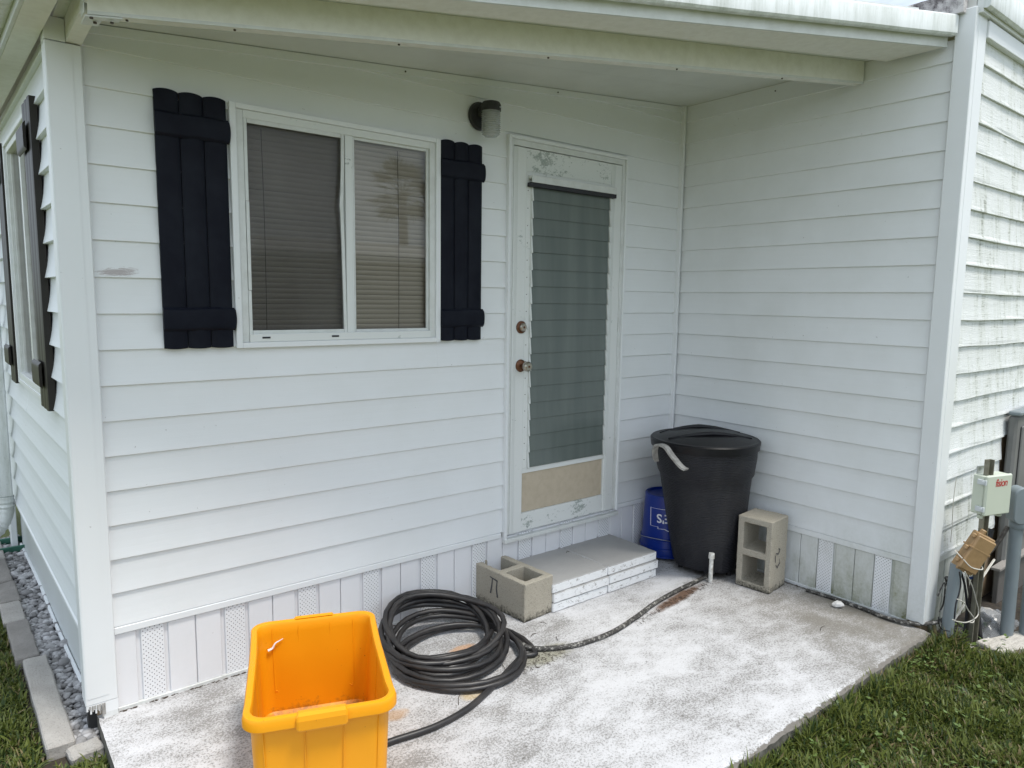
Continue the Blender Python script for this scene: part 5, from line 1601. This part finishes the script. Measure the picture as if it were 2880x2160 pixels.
# ---------------------------------------------------------------- grass
def grass(name, regionf, bounds, n, hmin, hmax, seed, edge=None):
    rg = np.random.default_rng(seed)
    x = rg.uniform(bounds[0], bounds[1], n); y = rg.uniform(bounds[2], bounds[3], n)
    keep = regionf(x, y); x, y = x[keep], y[keep]; n = len(x)
    cl = np.array([mnoise.noise(Vector((a*5, b*5, 0))) for a, b in zip(x, y)])
    cl2 = np.array([mnoise.noise(Vector((a*1.7+9, b*1.7, 3))) for a, b in zip(x, y)])
    keep = rg.random(n) < (.80+.5*cl); x, y, cl, cl2 = x[keep], y[keep], cl[keep], cl2[keep]; n = len(x)
    h = rg.uniform(hmin, hmax, n)*(1+.55*cl); wd = rg.uniform(.0016, .0042, n)
    big = rg.random(n) < .10; wd[big] *= 1.7; h[big] *= 1.15
    a = rg.uniform(0, 2*np.pi, n)+cl*3; lean = rg.uniform(.25, 1.45, n)
    dx, dy = np.cos(a), np.sin(a); px, py = -dy, dx
    Lh = h*1.15
    V = np.zeros((n, 7, 3)); z0 = -.082
    ts = [0, .40, .75, 1.0]
    cx = []
    for t_ in ts:
        ang = lean*t_**.8
        hor = Lh*t_*np.sin(ang); ver = Lh*t_*np.cos(ang*.92)
        cx.append((x+dx*hor, y+dy*hor, z0+ver))
    wds = [1, .95, .65]
    for i in range(3):
        for s, o in ((-1, 0), (1, 1)):
            V[:, i*2+o, 0] = cx[i][0]+s*px*wd*wds[i]; V[:, i*2+o, 1] = cx[i][1]+s*py*wd*wds[i]; V[:, i*2+o, 2] = cx[i][2]
    V[:, 6, 0], V[:, 6, 1], V[:, 6, 2] = cx[3]
    base = (np.arange(n)*7)[:, None]
    quads = np.concatenate([base+np.array([0, 1, 3, 2]), base+np.array([2, 3, 5, 4])], 1).reshape(-1, 4)
    tris = (base+np.array([4, 5, 6])).reshape(-1, 3)
    me = bpy.data.meshes.new(name)
    me.vertices.add(n*7); me.vertices.foreach_set('co', V.reshape(-1))
    loops = np.concatenate([quads.ravel(), tris.ravel()])
    me.loops.add(len(loops)); me.loops.foreach_set('vertex_index', loops.astype(np.int32))
    np_ = len(quads)+len(tris); me.polygons.add(np_)
    starts = np.concatenate([np.arange(len(quads))*4, len(quads)*4+np.arange(len(tris))*3]); tot = np.concatenate([np.full(len(quads), 4), np.full(len(tris), 3)])
    me.polygons.foreach_set('loop_start', starts.astype(np.int32)); me.polygons.foreach_set('loop_total', tot.astype(np.int32))
    me.update(calc_edges=True)
    g1 = np.array([.074, .100, .018]); g2 = np.array([.140, .165, .034]); br = np.array([.24, .19, .095]); dk = np.array([.030, .055, .012])
    m_ = np.clip(rg.normal(.45, .28, n)+cl*.4, 0, 1)[:, None]
    c_ = g1*(1-m_)+g2*m_
    dm = (rg.random(n) < .25)[:, None]; c_ = np.where(dm, dk, c_)
    dry = (rg.random(n) < np.clip(.10+.40*cl2, .03, .5))[:, None]; c_ = np.where(dry, br*rg.uniform(.5, 1.1, (n, 1)), c_)
    colr = np.ones((n, 7, 4)); colr[:, :, :3] = c_[:, None, :]
    ca = me.color_attributes.new('Col', 'FLOAT_COLOR', 'POINT'); ca.data.foreach_set('color', colr.reshape(-1))
    o = link(name, me, M['grass'], kind='stuff'); return o
def reg_main(x, y):
    ok = y < -1.612
    ok &= ~((x > 4.08) & (y > -1.80-.25*(x-4.08)*0))
    ok &= ~((x > 4.14) & (x < 4.72) & (y > -2.03+.0*x) & (y > -1.86-.32*(x-4.17)-.02) )
    return ok
grass('grass', reg_main, (1.5, 5.0, -2.75, -1.60), 190000, .030, .066, 1)
def reg_left(x, y):
    xm = .598-.034*(y-.7)
    a_ = (x < xm) & (y > -.08)
    b_ = (y <= -.08) & (x < .795) & ~((x > .60) & (y > -.17))
    return a_ | b_
grass('grass', reg_left, (.05, .80, -1.0, 2.6), 60000, .025, .05, 2)
# tuft at the post foot and tiny weeds
def tuft(cx_, cy_, n, R0, h, seed):
    return grass('grass', lambda x, y: (x-cx_)**2+(y-cy_)**2 < R0*R0, (cx_-R0, cx_+R0, cy_-R0, cy_+R0), n, h*.6, h, seed)
tuft(4.09, -1.66, 260, .05, .10, 5)
grass('grass', lambda x, y: (y < -1.608-.012*np.abs(np.sin(x*37))), (1.5, 4.06, -1.675, -1.605), 7000, .05, .085, 9)
# broad leaved weeds in the lawn
bm = bmesh.new()
for i in range(300):
    x, y = random.uniform(1.9, 4.5), random.uniform(-2.6, -1.64)
    if i < 60: y = random.uniform(-1.72, -1.62)
    for k in range(random.randint(2, 5)):
        a = random.uniform(0, 6.28); L_ = random.uniform(.012, .028); wd_ = L_*.32; z_ = random.uniform(-.045, -.018)
        c_, s_ = math.cos(a), math.sin(a); o_ = Vector((x, y, z_)); d_ = Vector((c_, s_, random.uniform(-.1, .5))); sd_ = Vector((-s_, c_, 0))*wd_
        v = [bm.verts.new(p__) for p__ in (o_, o_+d_*L_*.4+sd_, o_+d_*L_, o_+d_*L_*.4-sd_)]
        bm.faces.new(v)
M['weed'] = simple('weed_leaf', (.10, .15, .035), .45, 0, 40, .6, (.05, .09, .02))
from_bm('weed_leaves', bm, M['weed'], None, kind='stuff')

bm = bmesh.new()
def grime(x, y, s_):
    bmesh.ops.create_icosphere(bm, subdivisions=1, radius=1, matrix=Matrix.Translation((x, y, 0)) @ Matrix.Diagonal((s_*random.uniform(1, 2.5), s_, s_*random.uniform(.4, .9), 1)))
for i in range(420):
    if mnoise.noise(Vector((i*.09, 0, 0))) < -.12: continue
    grime(.875+i*.0043+random.uniform(-.01, .01), -.016-abs(random.gauss(0, .004)), random.uniform(.0015, .0042))
for i in range(260):
    grime(4.036-abs(random.gauss(0, .007)), -.72-random.random()*.78, random.uniform(.0015, .004))
for i in range(60): grime(3.8+random.uniform(-.17, .05), -.165-random.uniform(0, .17), random.uniform(.001, .003))
from_bm('base_grime', bm, M['debris'], None, kind='stuff')
# ---------------------------------------------------------------- little litter on the patio
bm = bmesh.new()
for (x, y, L_, a) in ((2.47, -.50, .05, .3), (2.62, -.44, .03, 2.2), (3.07, -.09, .03, .2), (2.2, -.66, .05, 1.2), (1.9, -.75, .07, .9), (3.3, -.66, .05, 2.8), (3.62, -1.28, .06, .2), (3.15, -.69, .04, .4), (2.55, -.60, .04, 1.0)):
    z = .152 if (x > 3 and y > -.2) else .003
    tube_bm(bm, catmull([(x, y, z), (x+L_*.5*math.cos(a), y+L_*.5*math.sin(a)+.006, z+.003), (x+L_*math.cos(a), y+L_*math.sin(a), z)], 3), .0012, 4)
for i in range(260):
    t_ = random.random(); 
    if random.random() < .5: x = 2.95+.75*t_; y = -.672+.10*t_-random.uniform(.012, .05)
    else: x = 2.22+.28*random.random(); y = -.63-random.uniform(0, .10)
    a = random.uniform(0, 6.28); L_ = random.uniform(.006, .022)
    tube_bm(bm, [(x, y, .002), (x+L_*math.cos(a), y+L_*math.sin(a), .003+random.uniform(0, .004))], .0009, 3)
from_bm('leaf_litter', bm, M['debris'], None, kind='stuff')

# ---------------------------------------------------------------- surroundings seen only as reflections
nb = thing('neighbour_house', 'low neighbouring house seen only in the window reflection', 'house', (11.5, -15, -.1))
box('wall', (-9, -3, 0), (9, 3, 2.45), M['nbwall'], nb)
bm = bmesh.new()
pr_ = [(-3.5, 2.45), (-3.5, 2.60), (0, 3.15), (3.5, 2.60), (3.5, 2.45)]
prism_bm(bm, pr_, -9.4, 9.4)
from_bm('roof', bm, M['roofing'], nb)
for x in (-6, -2, 3, 6.5): box('window', (x, 2.995, 1.0), (x+1.2, 3.03, 2.1), M['caulk'], nb)
def palm(loc, hgt, label, seed):
    t = thing('palm_tree', label, 'palm tree', loc); rs = random.Random(seed)
    tube('trunk', [(0, 0, 0), (.05, .03, hgt*.5), (0, .06, hgt)], lambda q: .17-.05*q, M['trunk'], t, 12, 6)
    bm = bmesh.new()
    for i in range(34):
        az = rs.uniform(0, 6.28); el = rs.uniform(-.7, 1.2); L_ = rs.uniform(.9, 1.35)
        d_ = Vector((math.cos(az)*math.cos(el), math.sin(az)*math.cos(el), math.sin(el)))
        o0 = Vector((0, .06, hgt)); tip = o0+d_*L_*.55
        sd_ = d_.cross(Vector((0, 0, 1))).normalized()
        upv = sd_.cross(d_)
        for k in range(22):
            an = -1.35+2.7*k/21
            q = (d_*math.cos(an)+sd_*math.sin(an))
            e_ = tip+q*(.60 if abs(an) < .8 else .48)-Vector((0, 0, .18*rs.random()))
            wv = q.cross(upv)*.022
            vs1 = [bm.verts.new(tip-wv*.4), bm.verts.new(tip+wv*.4), bm.verts.new((tip+e_)/2+wv), bm.verts.new(e_), bm.verts.new((tip+e_)/2-wv)]
            bm.faces.new(vs1)
        tube_bm(bm, [o0, tip], .012, 4)
    from_bm('crown', bm, M['frond'], t)
palm((11.2, -16, -.1), 4.7, 'tall cabbage palm reflected in the right window pane', 3)
palm((6.3, -19, -.1), 4.4, 'second palm farther left in the window reflection', 8)
